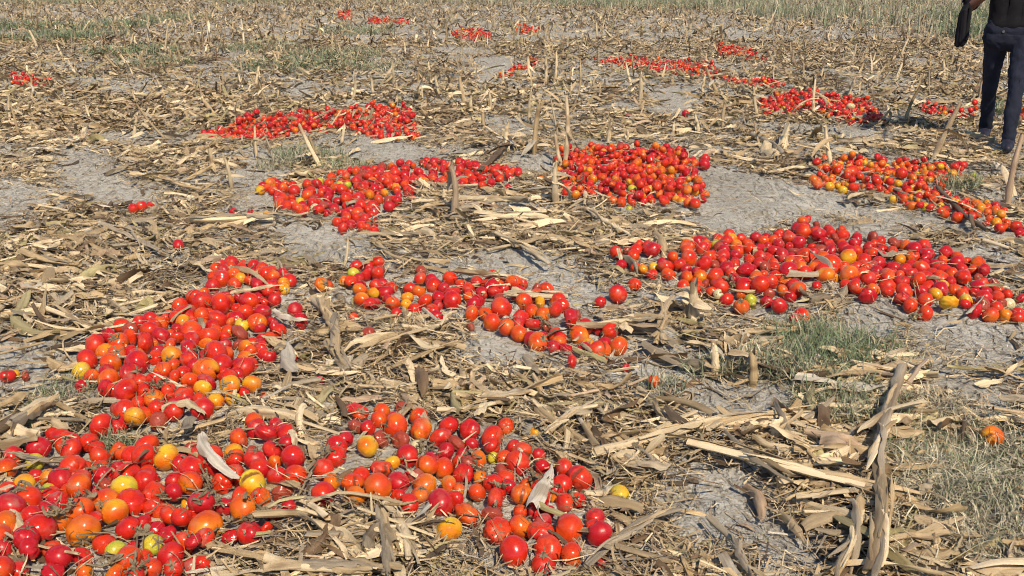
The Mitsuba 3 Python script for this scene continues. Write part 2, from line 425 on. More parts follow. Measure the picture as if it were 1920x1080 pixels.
# ------------------------------------------------------------------ tomatoes
# x, y, diameter in the photograph, colour: w cream g green-yellow y yellow a amber o orange v orange-red r red c crimson d dull
TOM = {
'corner': '''128 832 46 v,133 843 42 r,100 815 30 c,188 857 42 v,247 855 38 r,272 855 46 r,311 858 48 a,221 878 28 c,66 867 34 g,12 880 42 v,137 880 52 r,114 900 48 c,65 893 28 r,90 896 36 o,45 907 38 a,91 920 28 g,148 912 50 v,195 893 38 c,233 914 48 y,276 905 52 c,53 938 50 r,20 948 52 r,108 942 40 c,198 940 48 v,245 942 54 r,288 955 40 r,215 960 47 a,150 958 52 v,108 978 48 o,58 968 40 c,12 985 52 v,75 992 56 r,155 995 60 o,48 1008 46 c,240 990 46 r,266 985 40 c,196 1020 44 r,217 1033 38 g,287 1021 38 g,147 1045 22 g,110 1045 48 c,55 1030 40 c,250 1027 28 c,270 1045 34 r,281 1066 42 v,217 1078 38 o,253 1082 40 r,158 1075 36 o,100 1072 40 c,35 1070 36 r,5 1065 44 r,5 1030 36 c,-5 1005 50 v,308 963 40 v,358 880 50 r,360 843 30 d,357 905 46 v,325 902 34 c,326 922 36 c,407 877 36 r,416 906 40 r,438 848 36 a,473 848 30 d,488 878 38 r,499 812 42 c,510 845 40 c,540 832 36 c,549 858 44 c,515 866 26 o,520 893 36 r,553 893 44 r,473 906 50 y,530 921 42 d,541 950 28 c,422 950 36 c,457 953 52 o,378 942 48 c,350 946 26 a,320 966 40 v,340 970 36 r,385 990 64 o,383 1008 36 r,432 1006 32 c,468 1000 46 c,500 990 28 v,362 1015 34 c,378 1058 34 r,358 1062 32 c,312 1003 38 c,293 995 36 c,515 965 30 d,340 870 36 c,170 925 36 c,395 945 34 c''',
'leftmid': '''380 567 40 r,414 571 46 r,315 595 27 o,347 592 40 r,342 605 30 a,379 593 34 v,408 598 36 r,432 594 20 r,432 605 22 v,200 626 24 c,244 633 34 v,280 619 36 r,300 608 30 v,222 643 38 v,272 645 44 r,178 647 40 r,246 660 28 c,198 661 36 o,218 664 34 v,164 674 42 r,152 697 36 a,207 681 38 v,256 681 48 c,246 702 44 r,200 697 30 c,204 712 42 o,172 707 30 v,154 725 27 c,302 630 34 c,333 633 28 r,359 622 42 r,318 648 30 v,296 662 30 c,322 668 38 o,354 655 36 c,354 674 34 r,392 630 38 v,386 645 28 o,405 664 52 r,415 684 42 c,386 693 46 o,325 685 25 v,305 695 34 v,343 701 30 r,307 717 20 g,358 716 36 v,380 728 32 a,236 732 46 r,270 732 30 r,288 748 36 o,317 735 32 r,345 742 38 r,430 722 36 a,262 716 30 r,325 770 40 r,380 768 42 r,405 752 32 a,434 748 26 a,355 752 24 c,259 757 30 r,253 782 40 a,268 779 34 v,190 797 42 r,220 798 40 c,297 790 34 d,217 768 24 d,415 523 33 r,450 522 23 a,432 503 26 r,398 537 28 c,487 512 22 v,510 520 30 v,542 527 28 r,532 532 24 o,533 542 22 a,482 530 24 c,483 548 26 v,503 547 24 r,517 552 24 r,515 563 26 c,468 565 34 r,460 587 34 v,493 585 31 c,553 582 32 c,565 602 34 c,602 533 28 o,613 535 22 v,453 610 27 y,482 605 36 o,510 605 26 c,524 622 28 r,450 625 38 d,487 617 24 c,428 624 30 v,422 648 28 c,460 652 30 o,500 667 34 c,541 674 30 c,470 660 26 v,460 672 30 o,456 690 40 r,473 720 34 a,432 723 38 a,497 743 19 r,597 715 22 c,443 703 30 c,456 735 26 r,442 746 18 y,15 705 28 r,28 703 20 a,48 705 22 d''',
'bottom': '''668 769 42 c,716 771 32 o,667 800 30 d,690 803 28 c,647 822 32 c,689 836 42 a,741 799 46 v,789 805 44 v,786 815 26 o,751 825 36 d,827 822 44 r,781 838 28 w,763 856 44 r,735 868 30 y,716 878 40 v,629 856 40 r,607 880 42 r,622 903 32 o,662 905 42 v,709 912 50 o,747 905 42 c,797 908 44 o,801 873 40 v,832 880 46 v,836 848 36 c,868 890 40 c,842 910 36 o,866 850 24 c,766 896 26 c,883 835 24 c,923 820 46 r,922 838 32 r,884 833 26 c,897 862 36 o,926 859 25 g,970 868 46 r,945 858 30 v,1010 853 26 c,963 838 28 c,1017 875 28 r,902 897 30 o,940 885 34 d,925 907 38 r,1087 896 48 r,1053 908 38 r,1042 919 28 c,1042 938 26 o,1082 938 36 r,1162 928 38 y,978 927 42 o,895 923 34 v,928 938 50 r,862 920 28 o,1001 812 18 y,1000 897 22 r,606 927 46 r,668 929 38 o,766 945 38 r,748 932 32 c,788 928 34 v,826 945 54 c,877 965 56 v,843 992 46 a,933 996 54 r,923 965 38 d,963 1032 54 r,1012 996 52 r,1067 993 54 v,1028 1030 52 r,1020 1058 46 r,1072 1041 44 v,1115 970 38 r,1125 1002 48 c,1001 962 26 r,975 960 28 v,1130 1055 26 c,1030 960 24 c,1120 917 18 d''',
'row': '''663 513 24 g,645 528 22 a,658 527 26 v,708 513 27 r,688 516 24 r,675 543 30 o,678 562 30 v,700 550 24 a,706 536 28 r,723 548 30 c,734 539 24 v,733 565 28 c,743 588 22 r,663 597 22 v,690 625 26 d,788 522 24 v,785 547 26 o,763 558 26 o,762 571 22 a,813 535 30 r,797 565 30 r,822 557 26 c,778 580 27 r,820 575 27 c,819 595 27 c,848 548 34 r,848 564 36 r,878 543 26 v,693 570 26 r,880 557 24 v,884 588 31 v,882 613 18 d,928 548 26 r,944 544 22 c,896 564 26 c,940 577 41 r,922 604 34 v,977 596 31 r,982 565 32 v,1012 567 24 a,1018 590 27 o,997 584 28 v,1000 608 30 r,950 613 32 v,973 626 33 v,1009 642 38 v,1038 650 26 c,1040 628 30 v,1071 597 35 c,1086 629 38 o,1102 645 24 a,1124 659 44 v,1133 644 28 c,1160 649 36 o,1072 678 28 r,910 588 28 v,1158 551 34 r,1125 567 24 c,1173 690 18 c,1190 534 26 r,1225 715 24 v''',
'right': '''1155 474 25 v,1222 468 30 c,1192 502 22 v,1206 505 20 o,1225 502 20 a,1223 515 22 r,1248 500 30 r,1253 515 26 v,1165 497 22 c,1319 452 20 c,1342 458 18 g,1290 472 26 v,1292 485 30 v,1318 467 28 r,1320 495 32 r,1331 482 26 r,1355 480 28 r,1372 450 24 a,1380 460 22 o,1383 473 26 v,1405 467 27 v,1431 452 21 v,1425 482 25 r,1362 503 28 c,1398 506 32 c,1342 517 30 r,1313 518 25 o,1288 520 26 v,1395 537 34 r,1351 537 30 r,1282 538 28 v,1307 540 28 r,1347 552 20 w,1362 562 28 r,1407 562 24 g,1390 575 30 v,1410 573 16 g,1505 434 30 r,1535 440 28 c,1480 448 28 r,1498 456 28 c,1452 474 30 c,1467 478 26 c,1448 496 26 v,1482 491 24 o,1510 482 33 r,1478 509 36 c,1503 504 29 o,1538 470 26 d,1557 470 25 c,1560 494 38 v,1590 482 30 a,1620 490 30 r,1592 515 34 o,1548 515 33 o,1564 522 20 a,1625 504 24 v,1606 502 24 r,1637 477 26 v,1652 482 24 c,1646 495 30 r,1673 474 26 v,1687 487 22 o,1696 508 31 r,1628 524 32 r,1663 517 28 v,1663 539 33 r,1690 529 28 c,1605 538 28 r,1637 543 24 o,1627 555 33 c,1695 547 32 v,1587 536 26 r,1425 533 36 r,1445 528 28 v,1473 528 26 o,1467 545 24 v,1487 535 26 c,1482 557 24 c,1438 567 26 c,1461 574 29 r,1505 592 30 v,1490 597 22 c,1532 537 20 c,1432 516 20 o,1713 467 29 c,1833 494 27 o,1727 505 33 v,1722 525 31 v,1745 530 28 r,1769 508 28 r,1755 503 24 r,1768 488 20 v,1752 495 20 r,1784 513 24 v,1806 520 28 r,1783 530 24 r,1766 537 26 a,1753 552 26 a,1779 567 32 y,1811 564 28 a,1789 545 26 v,1832 540 30 c,1862 535 26 d,1845 559 30 r,1868 558 27 r,1892 570 24 w,1915 560 24 c,1827 585 34 c,1857 592 30 v,1867 578 26 r,1885 593 27 o,1909 596 24 r,1707 573 30 r,1728 548 26 c,1735 563 28 r,1735 588 30 r,1714 592 15 w,1834 522 22 d,1860 818 40 o''',
'leftfar': '''488 357 20 a,507 345 23 o,512 357 18 v,552 358 24 r,577 367 25 v,530 372 24 r,523 382 22 v,537 387 22 r,562 380 20 a,585 382 23 r,558 392 22 v,568 400 20 r,590 390 18 w,595 394 18 v,607 400 16 o,600 340 16 g,637 347 16 g,652 347 16 g,607 355 22 c,617 362 24 c,615 372 22 c,628 352 18 v,650 372 25 r,672 372 27 r,668 340 20 r,692 332 22 r,698 340 18 o,680 352 24 r,693 365 20 o,740 325 22 r,742 338 21 r,727 342 20 r,760 337 18 c,720 362 17 a,742 352 18 o,698 387 23 r,710 375 22 v,650 387 20 r,670 392 21 c,648 400 20 c,667 408 19 r,632 417 21 r,643 428 24 r,658 422 20 r,677 425 20 r,700 433 22 r,688 427 18 r,730 387 22 c,745 378 21 c,773 373 17 c,780 338 18 r,702 355 20 c,796 340 18 o,823 317 15 v,821 342 18 c,863 334 18 c,866 346 18 c,876 324 16 r,897 326 18 r,904 348 18 r,890 345 18 c,921 343 18 c,952 352 14 c,972 326 18 r,1014 338 16 o,250 391 20 r,265 388 22 r,280 387 20 c,335 461 24 c,437 397 16 c,470 402 18 c,500 403 15 a''',
'square': '''1163 277 20 d,1321 298 20 c,1321 309 22 c,1295 357 18 c,1303 382 20 r,1290 381 18 v,1185 355 18 g,1175 365 12 w,1218 357 20 a,1257 310 20 a,1080 365 18 o,1240 320 18 o,1195 305 20 o,1215 325 18 a,1090 335 20 o,1160 352 24 r,1245 376 22 r,1165 380 20 v,1100 300 22 r,1220 300 20 c,1255 355 22 r,1180 392 14 g,1130 325 22 r,1060 360 18 c,1280 313 14 c''',
'belowman': '''1525 337 20 o,1533 346 18 v,1556 350 18 a,1580 357 18 a,1600 352 20 r,1597 322 24 r,1612 330 16 v,1645 345 22 v,1675 374 18 a,1720 363 18 y,1735 328 20 o,1690 325 22 r,1735 389 18 y,1772 402 18 o,1795 408 22 r,1830 382 18 o,1867 395 20 o,1880 408 16 y,1875 428 20 r,1905 425 22 r,1912 437 20 c,1825 328 12 g,1545 297 15 v''',
'streak': '', 'upright': '1436 208 12 a,1446 212 12 y,1456 215 12 o,1470 205 12 y,1478 215 12 a,1462 200 12 o,1595 200 16 w,1285 213 14 c,1178 218 12 c,1410 205 12 v',
}
CODE = {'w': 0, 'g': 1, 'y': 2, 'a': 3, 'o': 4, 'v': 5, 'r': 6, 'c': 7, 'd': 8}
COLOUR_WORD = ['pale cream', 'green-yellow', 'yellow', 'amber', 'orange', 'orange-red', 'bright red', 'dark red', 'dull brownish red']
tp, td, tk, th = [], [], [], []
for heap, text in TOM.items():
    for e in text.split(','):
        if e:
            a, b, c, k = e.split()
            tp.append((float(a), float(b)))
            td.append(float(c))
            tk.append(CODE[k])
            th.append(heap)
tp, td, tk = np.array(tp), np.array(td), np.array(tk)
dirs = ray(tp[:, 0], tp[:, 1])
rad = td / 2 / ppm(tp[:, 1] + td * 0.25)
rad = np.clip(rad * 1.03, 0.016, 0.050)


def floor_t(i=slice(None)):
    """Distance along each view ray at which the tomato rests on the soil."""
    d = dirs[i]
    t = (H - rad[i]) / -d[:, 2]
    for _ in range(4):
        q = d * t[:, None]
        t = (H - ground_h(q[:, 0], q[:, 1]) - rad[i] * 0.86) / -d[:, 2]
    return t


tmax = floor_t()
tt = tmax.copy()
for it in range(90):
    c = dirs * tt[:, None]
    c[:, 2] += H
    push = np.zeros(len(tt))
    tree = __import__('scipy.spatial', fromlist=['cKDTree']).cKDTree(c)
    pr = tree.query_pairs(0.085, output_type='ndarray')
    g = c[pr[:, 0]] - c[pr[:, 1]]
    dist = np.linalg.norm(g, axis=1) + 1e-9
    over = (rad[pr[:, 0]] + rad[pr[:, 1]]) * 0.90 - dist
    pr, over = pr[over > 0], over[over > 0]
    nearer = tt[pr[:, 0]] < tt[pr[:, 1]]
    a, b = np.where(nearer, pr[:, 0], pr[:, 1]), np.where(nearer, pr[:, 1], pr[:, 0])
    np.add.at(push, a, -0.5 * over)
    np.add.at(push, b, 0.5 * over)
    tt = np.clip(tt + np.clip(push, -0.02, 0.02) + 0.0015, tmax - 0.20, tmax)
cen = dirs * tt[:, None]
cen[:, 2] += H

# the rest of each heap: tomatoes lying between and under those
rest_c, rest_r, rest_k, rest_h = [], [], [], []
allc, allr = [tuple(x) for x in cen], list(rad)
MIXES = {'belowman': [3, 4, 4, 5, 5, 5, 6, 6, 6, 7], 'square': [4, 5, 5, 6, 6, 6, 6, 7, 7, 4]}
for heap, pg in HEAP_P.items():
    x0, y0, x1, y1 = pg.bounds
    far = heap not in ('corner', 'leftmid', 'bottom', 'row', 'right', 'leftfar')
    n = int(min(2600, pg.area * (1500 if far else 4000 if heap in ('corner', 'leftmid') else 1300))) + 40
    q = np.stack([rng.uniform(x0, x1, n), rng.uniform(y0, y1, n)], 1)
    far = heap not in ('corner', 'leftmid', 'bottom', 'row', 'right', 'leftfar')
    q = q[shapely.contains_xy(pg.buffer(0.05 if heap == 'square' else -0.02), q[:, 0], q[:, 1])]
    if heap == 'square':
        e_ = q + rng.normal(size=q.shape) * [0.05, 0.10]
        q = q[shapely.contains_xy(pg, e_[:, 0], e_[:, 1])]
    elif far:
        q = q[meshkit.noise(np.column_stack([q * [7, 3.5], 0 * q[:, 0]]), 31) > (0.30 if heap.startswith('far') else 0.12)]
    near_c = np.array(allc)
    near_r = np.array(allr)
    sel = (near_c[:, 0] > x0 - .2) & (near_c[:, 0] < x1 + .2) & (near_c[:, 1] > y0 - .2) & (near_c[:, 1] < y1 + .2)
    C, R = list(near_c[sel]), list(near_r[sel])
    gz = ground_h(q[:, 0], q[:, 1])
    for (x, y), z in zip(q, gz):
        r = rng.uniform(0.019, 0.031) if far else rng.uniform(0.024, 0.038)
        p = np.array([x, y, z + r * 0.86])
        ok = True
        if C:
            dd = np.linalg.norm(np.array(C) - p, axis=1)
            need = (np.array(R) + r) * (0.9 if far else 0.82)
            hit = dd < need
            if hit.any():
                ok = False
                if far and rng.random() < (0.12 if heap == 'square' else 0.08):       # lies on top of the ones below
                    A, B = np.array(C), np.array(R)
                    h2 = (B + r) ** 2 * 0.9 - ((A[:, :2] - p[:2]) ** 2).sum(1)
                    top = (A[:, 2] + np.sqrt(np.maximum(h2, 0)))[h2 > 0].max()
                    if top - z < 0.095:
                        p[2], ok = top, True
        if ok:
            C.append(p)
            R.append(r)
            rest_c.append(p)
            rest_r.append(r)
            rest_k.append(int(rng.choice(MIXES.get(heap, [5, 5, 6, 6, 6, 6, 7, 7, 6, 8] if not far else [5, 6, 6, 6, 6, 7, 7, 6, 6, 4]))))
            rest_h.append(heap)
cen = np.vstack([cen, rest_c])
rad = np.concatenate([rad, rest_r])
tk = np.concatenate([tk, rest_k]).astype(int)
th = th + rest_h

# which of them show largest: a coarse depth picture of discs
zb, ib = np.full((540, 960), 1e9), np.full((540, 960), -1)
X, Y, D = project(cen)
for i in np.argsort(-D):
    r = F * rad[i] / D[i] / 2
    x, y = X[i] / 2, Y[i] / 2
    xa, xb, ya, yb = max(int(x - r), 0), min(int(x + r) + 2, 960), max(int(y - r), 0), min(int(y + r) + 2, 540)
    if xa >= xb or ya >= yb:
        continue
    yy, xx = np.mgrid[ya:yb, xa:xb]
    ib[ya:yb, xa:xb][(xx - x) ** 2 + (yy - y) ** 2 < r * r] = i
seen = np.bincount(ib[ib >= 0].ravel(), minlength=len(cen))
rank = np.argsort(-seen)
SINGLE = sorted(rank[:300].tolist())
single = set(SINGLE)


def tomato_mesh(r, k, idn, seed, na, nb):
    g = np.random.default_rng(seed)
    th_ = np.linspace(0.0, np.pi, na + 1)[:, None]
    ph = np.linspace(0, 2 * np.pi, nb + 1)[None]
    lob, obl = int(g.integers(4, 8)), g.uniform(0.80, 0.95)
    amp = g.uniform(0.0, 0.055) * (1.5 if k in (6, 7) else 1)
    p0 = g.uniform(0, 6.28)
    w = np.exp(-((th_ - 0.75) / 0.7) ** 2)
    rr = 1 + amp * w * np.cos(lob * ph + p0) + 0.04 * np.cos(2 * ph + p0 * 2) * np.sin(th_) + 0.025 * np.cos(ph - p0) * np.sin(th_)
    rr = rr * (1 - g.uniform(0.10, 0.22) * np.exp(-(th_ / 0.38) ** 2) - 0.05 * np.exp(-((np.pi - th_) / 0.3) ** 2))
    v = np.stack(np.broadcast_arrays(rr * np.sin(th_) * np.cos(ph), rr * np.sin(th_) * np.sin(ph), rr * np.cos(th_) * obl), -1)
    if k == 8 or g.random() < (0.34 if k == 7 else 0.14 if k in (5, 6) else 0.05):              # shrivelled: dented and wrinkled
        nz = meshkit.fbm(v * 2.2 + seed % 97, 3, 4) - 0.5
        v = v * (1 + 0.34 * nz)[..., None] * (1 - 0.10 * np.maximum(np.sin(ph * lob * 2 + 3 * np.cos(th_ * 2)), 0) ** 3 * np.sin(th_))[..., None]
        v[..., 2] *= g.uniform(0.72, 0.92)
    else:
        nz = meshkit.noise(v * 1.5 + seed % 89, 3) - 0.5
        v = v * (1 + 0.07 * nz)[..., None]
    split = g.random() < 0.13
    if split:
        v = v * (1 - 0.26 * np.exp(-((ph - np.pi) / 0.13) ** 2) * np.clip(np.sin(th_) * 1.6 - 0.3, 0, 1))[..., None]
    v[:, -1] = v[:, 0]
    # random attitude, most often with the stem end sideways
    z = g.normal(size=3)
    z[2] = z[2] * 0.8 + 0.15
    z /= np.linalg.norm(z)
    x = np.cross(z, g.normal(size=3))
    x /= np.linalg.norm(x)
    M = np.stack([x, np.cross(z, x), z], 1)
    uv = np.stack(np.broadcast_arrays(idn % 1024 + 1024 * split + 0.02 + 0.96 * ph / (2 * np.pi), k + 0.01 + 0.97 * th_ / np.pi), -1)
    return (r * v.reshape(-1, 3) @ M.T, grid_faces(1, na, nb), uv.reshape(-1, 2)), M


def calyx_mesh(r, M, seed):
    g = np.random.default_rng(seed)
    parts = []
    n = int(g.integers(5, 7))
    for j in range(n):
        a = 2 * np.pi * j / n + g.uniform(-.25, .25)
        s = np.linspace(0, 1, 5)
        L = r * g.uniform(0.40, 0.75)
        rr = 0.1 * r + L * s
        up = r * (0.80 + g.uniform(0.0, .28) * s - 0.45 * s ** 2 * g.uniform(0.2, 1.1))
        w = r * 0.10 * (1 - s ** 1.5) + 0.0006
        cx, sx = np.cos(a), np.sin(a)
        mid = np.stack([rr * cx, rr * sx, up], 1)
        side = np.array([-sx, cx, 0])
        v = np.stack([mid - w[:, None] * side, mid + [0, 0, 0.02 * r], mid + w[:, None] * side], 1)
        parts.append((v.reshape(-1, 3), grid_faces(1, 4, 2), np.zeros((15, 2))))
    L = r * g.uniform(0.25, 0.7)
    e = g.normal(size=2) * 0.35
    pts = [[0, 0, r * 0.72], [e[0] * L * .4, e[1] * L * .4, r * 0.80 + L * .45], [e[0] * L, e[1] * L, r * 0.82 + L * .8]]
    parts.append(path_tube(pts, [0.0022, 0.0017, 0.0024], 0, 0, 5))
    v, f, u = join(parts)
    return v @ M.T, f, u


far_parts = []
for i in range(len(cen)):
    if i in single:
        key = numbered('tomato')
        (v, f, u), M = tomato_mesh(rad[i], int(tk[i]), i, 1000 + i, 18, 26)
        put(key, (v + cen[i], f, u), 'tomato_skin')
        if M[2, 2] * 0.75 - M[1, 2] * 0.6 > -0.05 and (i * 7919) % 100 < 40:
            v, f, u = calyx_mesh(rad[i], M, 5000 + i)
            put(key + '__calyx', (v + cen[i], f, u), 'dry_twig', smooth=False)
        hp = th[i]
        x0, y0, x1, y1 = HEAP_BOX[hp]
        fx, fy = (X[i] - x0) / (x1 - x0), (Y[i] - y0) / (y1 - y0)
        cw = COLOUR_WORD[tk[i]]
        size = 'large ' if rad[i] > 0.036 else 'small ' if rad[i] < 0.024 else ''
        if not (-0.08 < fx < 1.08 and -0.12 < fy < 1.12):
            lab = f'{size}{cw} tomato lying apart {whereabouts(X[i], Y[i])}'
        else:
            cell = ('far ' if fy < 0.33 else 'near ' if fy > 0.67 else '') + ('left' if fx < 0.33 else 'right' if fx > 0.67 else 'middle')
            lab = f'{size}{cw} tomato, {cell} part of {HEAPS[hp][0]}'
        TO_LABEL.append((key, lab, 'tomato', 'tomatoes of the ' + HEAPS[hp][0], X[i]))
    elif seen[i] > 0:
        near = D[i] < 6
        (v, f, u), M = tomato_mesh(rad[i], int(tk[i]), i, 1000 + i, *((9, 12) if near else (6, 9) if D[i] < 14 else (4, 6)))
        far_parts.append((v + cen[i], f, u))
put('discarded_tomatoes', join(far_parts), 'tomato_skin')
labels['discarded_tomatoes'] = {'label': 'red and orange tomatoes dumped in the smaller and more distant heaps across the field', 'category': 'tomatoes', 'kind': 'stuff'}


# ------------------------------------------------------------------ stalks lying on the field: picture ends, width in pixels, tone
LYING = '''1115 848 1525 782 19 1|1290 830 1622 912 18 1|1490 938 1622 918 13 1|1380 862 1618 908 9 0|1692 690 1640 860 19 2|1642 850 1628 1085 23 0|1612 935 1560 1085 20 0|1100 1062 1275 960 13 2|500 1047 695 1066 23 1|385 1025 530 1058 14 0|575 943 755 946 9 0|722 945 766 1045 15 1|712 965 724 1085 18 2|358 411 512 406 14 1|1080 612 1212 596 17 0|855 512 960 524 12 0|945 552 1065 556 14 1|-30 818 95 762 28 3|78 780 140 778 11 1|1395 622 1505 617 11 0|1198 728 1246 790 12 1|1640 662 1748 702 9 1|1775 686 1935 692 8 4|698 446 772 492 7 0|688 440 782 443 8 2|856 372 990 374 13 1|902 402 1012 409 14 1|590 562 626 660 19 2|612 640 652 695 16 2|675 662 802 615 9 0|735 695 865 640 9 0|898 322 956 262 10 3|1758 352 1852 432 10 3|1385 812 1455 795 18 3|1180 830 1240 880 10 2|845 590 800 622 10 2|1245 640 1262 560 12 0|40 470 150 500 14 0|190 420 300 470 10 2|60 570 190 640 11 1|930 440 1030 500 9 1|1100 395 1180 440 8 1|1500 700 1600 690 9 0|780 745 745 800 12 0|820 770 960 745 11 1|1330 985 1400 1070 16 2|1030 820 1120 760 12 1|150 870 30 850 14 2|1410 255 1470 290 9 2|300 330 380 360 8 0|210 210 280 240 8 1'''
serial = [0]


def nid():
    serial[0] += 1
    return serial[0]


for e in LYING.split('|'):
    x1, y1, x2, y2, w, k = map(float, e.split())
    g = np.random.default_rng(int(x1 * 7 + y1))
    r = w / 2 / ppm((y1 + y2) / 2)
    a, b = on_ground(x1, y1, r + 0.03), on_ground(x2, y2, r + 0.03)
    n = max(5, int(np.linalg.norm(b - a) / 0.03))
    s = np.linspace(0, 1, n)[:, None]
    p = a + (b - a) * s
    gz = ground_h(p[:, 0], p[:, 1]) + r + 0.026
    p[:, 2] = np.maximum(p[:, 2], gz) + 0.0
    p[:, 2] = 0.5 * p[:, 2] + 0.5 * max(p[0, 2], p[-1, 2]) if n > 2 else p[:, 2]
    perp = np.array([-(b - a)[1], (b - a)[0], 0]) / (np.linalg.norm(b - a) + 1e-9)
    p += perp * (0.02 * g.normal() * np.sin(np.pi * s))
    rr = r * (1 - 0.18 * s[:, 0]) * (1 + 0.05 * np.sin(s[:, 0] * 40))
    nodes = g.uniform(0.1, 0.9, max(1, int(np.linalg.norm(b - a) / 0.16)))
    for q in nodes:
        rr = rr * (1 + 0.28 * np.exp(-((s[:, 0] - q) / 0.02) ** 2))
    key = numbered('corn_stalk')
    split = int(g.integers(0, 3))
    m = path_tube(p, rr, k, nid(), 13, flat=0.75)
    kink = g.normal(size=(3, 3)) * [0.006, 0.006, 0.003]
    nv = len(m[0]) - 2
    ang = np.tile(np.linspace(0, 2 * np.pi, 14), n)
    axis_p = np.repeat(p, 14, 0)
    m[0][:nv] = axis_p + (m[0][:nv] - axis_p) * (1 + 0.16 * np.sin(ang * 3 + x1) * g.uniform(.3, 1) + 0.22 * (meshkit.noise(m[0][:nv] * [70, 70, 70], 3) - 0.5))[:, None]
    m[0][:nv] += np.repeat(np.stack([np.interp(s[:, 0], [0, .3, .65, 1], [0, *kink[:2, k], 0]) for k in range(3)], 1), 14, 0)
    put(key, m, 'straw')
    # torn sheath strips clinging to it
    yaw = math.atan2((b - a)[1], (b - a)[0])
    LL = np.linalg.norm(b - a)
    for q_ in range(2 if w < 11 else 4 if w < 18 else 6):
        fr = g.uniform(0.15, 0.9)
        c_ = p[min(int(n * fr), n - 1)]
        th0 = g.uniform(-1.1, 1.1)
        sd = np.array([-math.sin(yaw), math.cos(yaw), 0]) * math.sin(th0) + np.array([0, 0, 0.75]) * math.cos(th0)
        lf = ribbons((c_ + sd * r * 1.12)[None], [min(LL * g.uniform(0.35, 0.8), 0.42)], [r * g.uniform(0.7, 1.5)], [yaw + g.normal() * (0.10 if q_ else 0.35)], [math.atan2((b - a)[2], LL) + g.normal() * 0.04],
                     [-th0], [int(g.choice([k, k, 1, 0, 0, 2]))], [nid()], 11, 4, curl=-abs(g.normal()) * .08, twist=g.normal() * .7, bend=g.normal() * .10, cup=-1.0, wave=.35, tip=g.uniform(.1, .6), crumple=.4, fray=.7)
        put(key + ('__leaf' if q_ == 0 else f'__leaf_{q_:03d}'), lf, 'straw')
    L = np.linalg.norm(b - a)
    lab = f"{'long' if L > 0.35 else 'short'} {'thick ' if r > 0.016 else 'thin ' if r < 0.009 else ''}{TONE_WORDS[int(k)]} corn stalk lying {whereabouts((x1 + x2) / 2, (y1 + y2) / 2)}"
    TO_LABEL.append((key, lab, 'corn stalk', 'broken corn stalks lying on the field', (x1 + x2) / 2))

# ------------------------------------------------------------------ standing stubble: foot, top in the picture, width
STAND = '''395 90 394 28 5|458 87 456 40 5|280 90 285 37 5|310 107 321 53 5|250 147 230 105 7|226 137 200 107 6|61 187 65 143 5|138 140 143 118 5|310 177 297 150 6|407 223 383 187 10|412 215 418 192 6|397 323 395 277 9|435 357 427 297 8|603 317 567 240 9|596 312 583 258 7|206 200 203 176 7|602 68 601 45 5|381 85 380 48 5|837 83 838 47 4|863 117 867 87 6|740 163 737 120 6|743 200 745 160 6|787 187 786 133 6|823 183 817 147 7|873 200 863 150 9|885 217 883 187 9|907 247 905 210 8|920 213 916 170 7|945 167 943 133 6|993 150 990 110 7|1025 157 1023 110 7|1038 160 1042 103 6|993 230 995 180 7|1002 287 1010 200 11|953 287 952 233 11|1058 312 1060 193 10|1053 315 1040 253 9|1043 388 1040 310 14|1087 110 1083 83 5|1140 267 1142 227 7|1173 268 1175 245 6|1110 173 1114 148 6|1200 193 1200 140 8|1183 160 1173 123 6|849 408 846 312 14|838 385 832 360 9|1525 215 1523 153 6|1420 217 1410 170 7|1347 180 1320 130 8|1318 182 1320 143 6|1357 253 1356 193 8|1697 233 1717 167 7|1663 220 1663 200 6|1558 307 1541 240 9|1200 190 1198 142 6|1140 277 1143 227 6|1748 302 1785 200 12|1889 388 1896 262 13|645 500 655 447 6|1300 608 1296 530 22|1340 700 1334 640 18|1412 722 1404 655 18|70 90 60 60 6|20 230 25 180 6|170 230 165 195 6|250 260 262 215 7|1455 120 1450 95 5|1600 110 1603 84 5|1680 150 1688 120 6|1590 180 1600 150 6|520 130 515 100 6|660 190 668 150 6|700 180 697 145 6|560 70 565 45 5|760 100 758 70 5|1240 60 1242 38 4|1120 70 1118 45 5|1020 80 1024 55 5|1330 70 1336 45 5|1480 70 1476 48 4|1550 75 1556 50 4|1770 150 1764 115 7|1690 100 1700 75 5|330 60 326 38 4|120 110 110 85 5|480 165 488 130 6|930 60 926 38 4|1260 260 1262 230 7|1310 250 1300 215 7|1460 280 1476 235 8|640 270 648 235 7'''


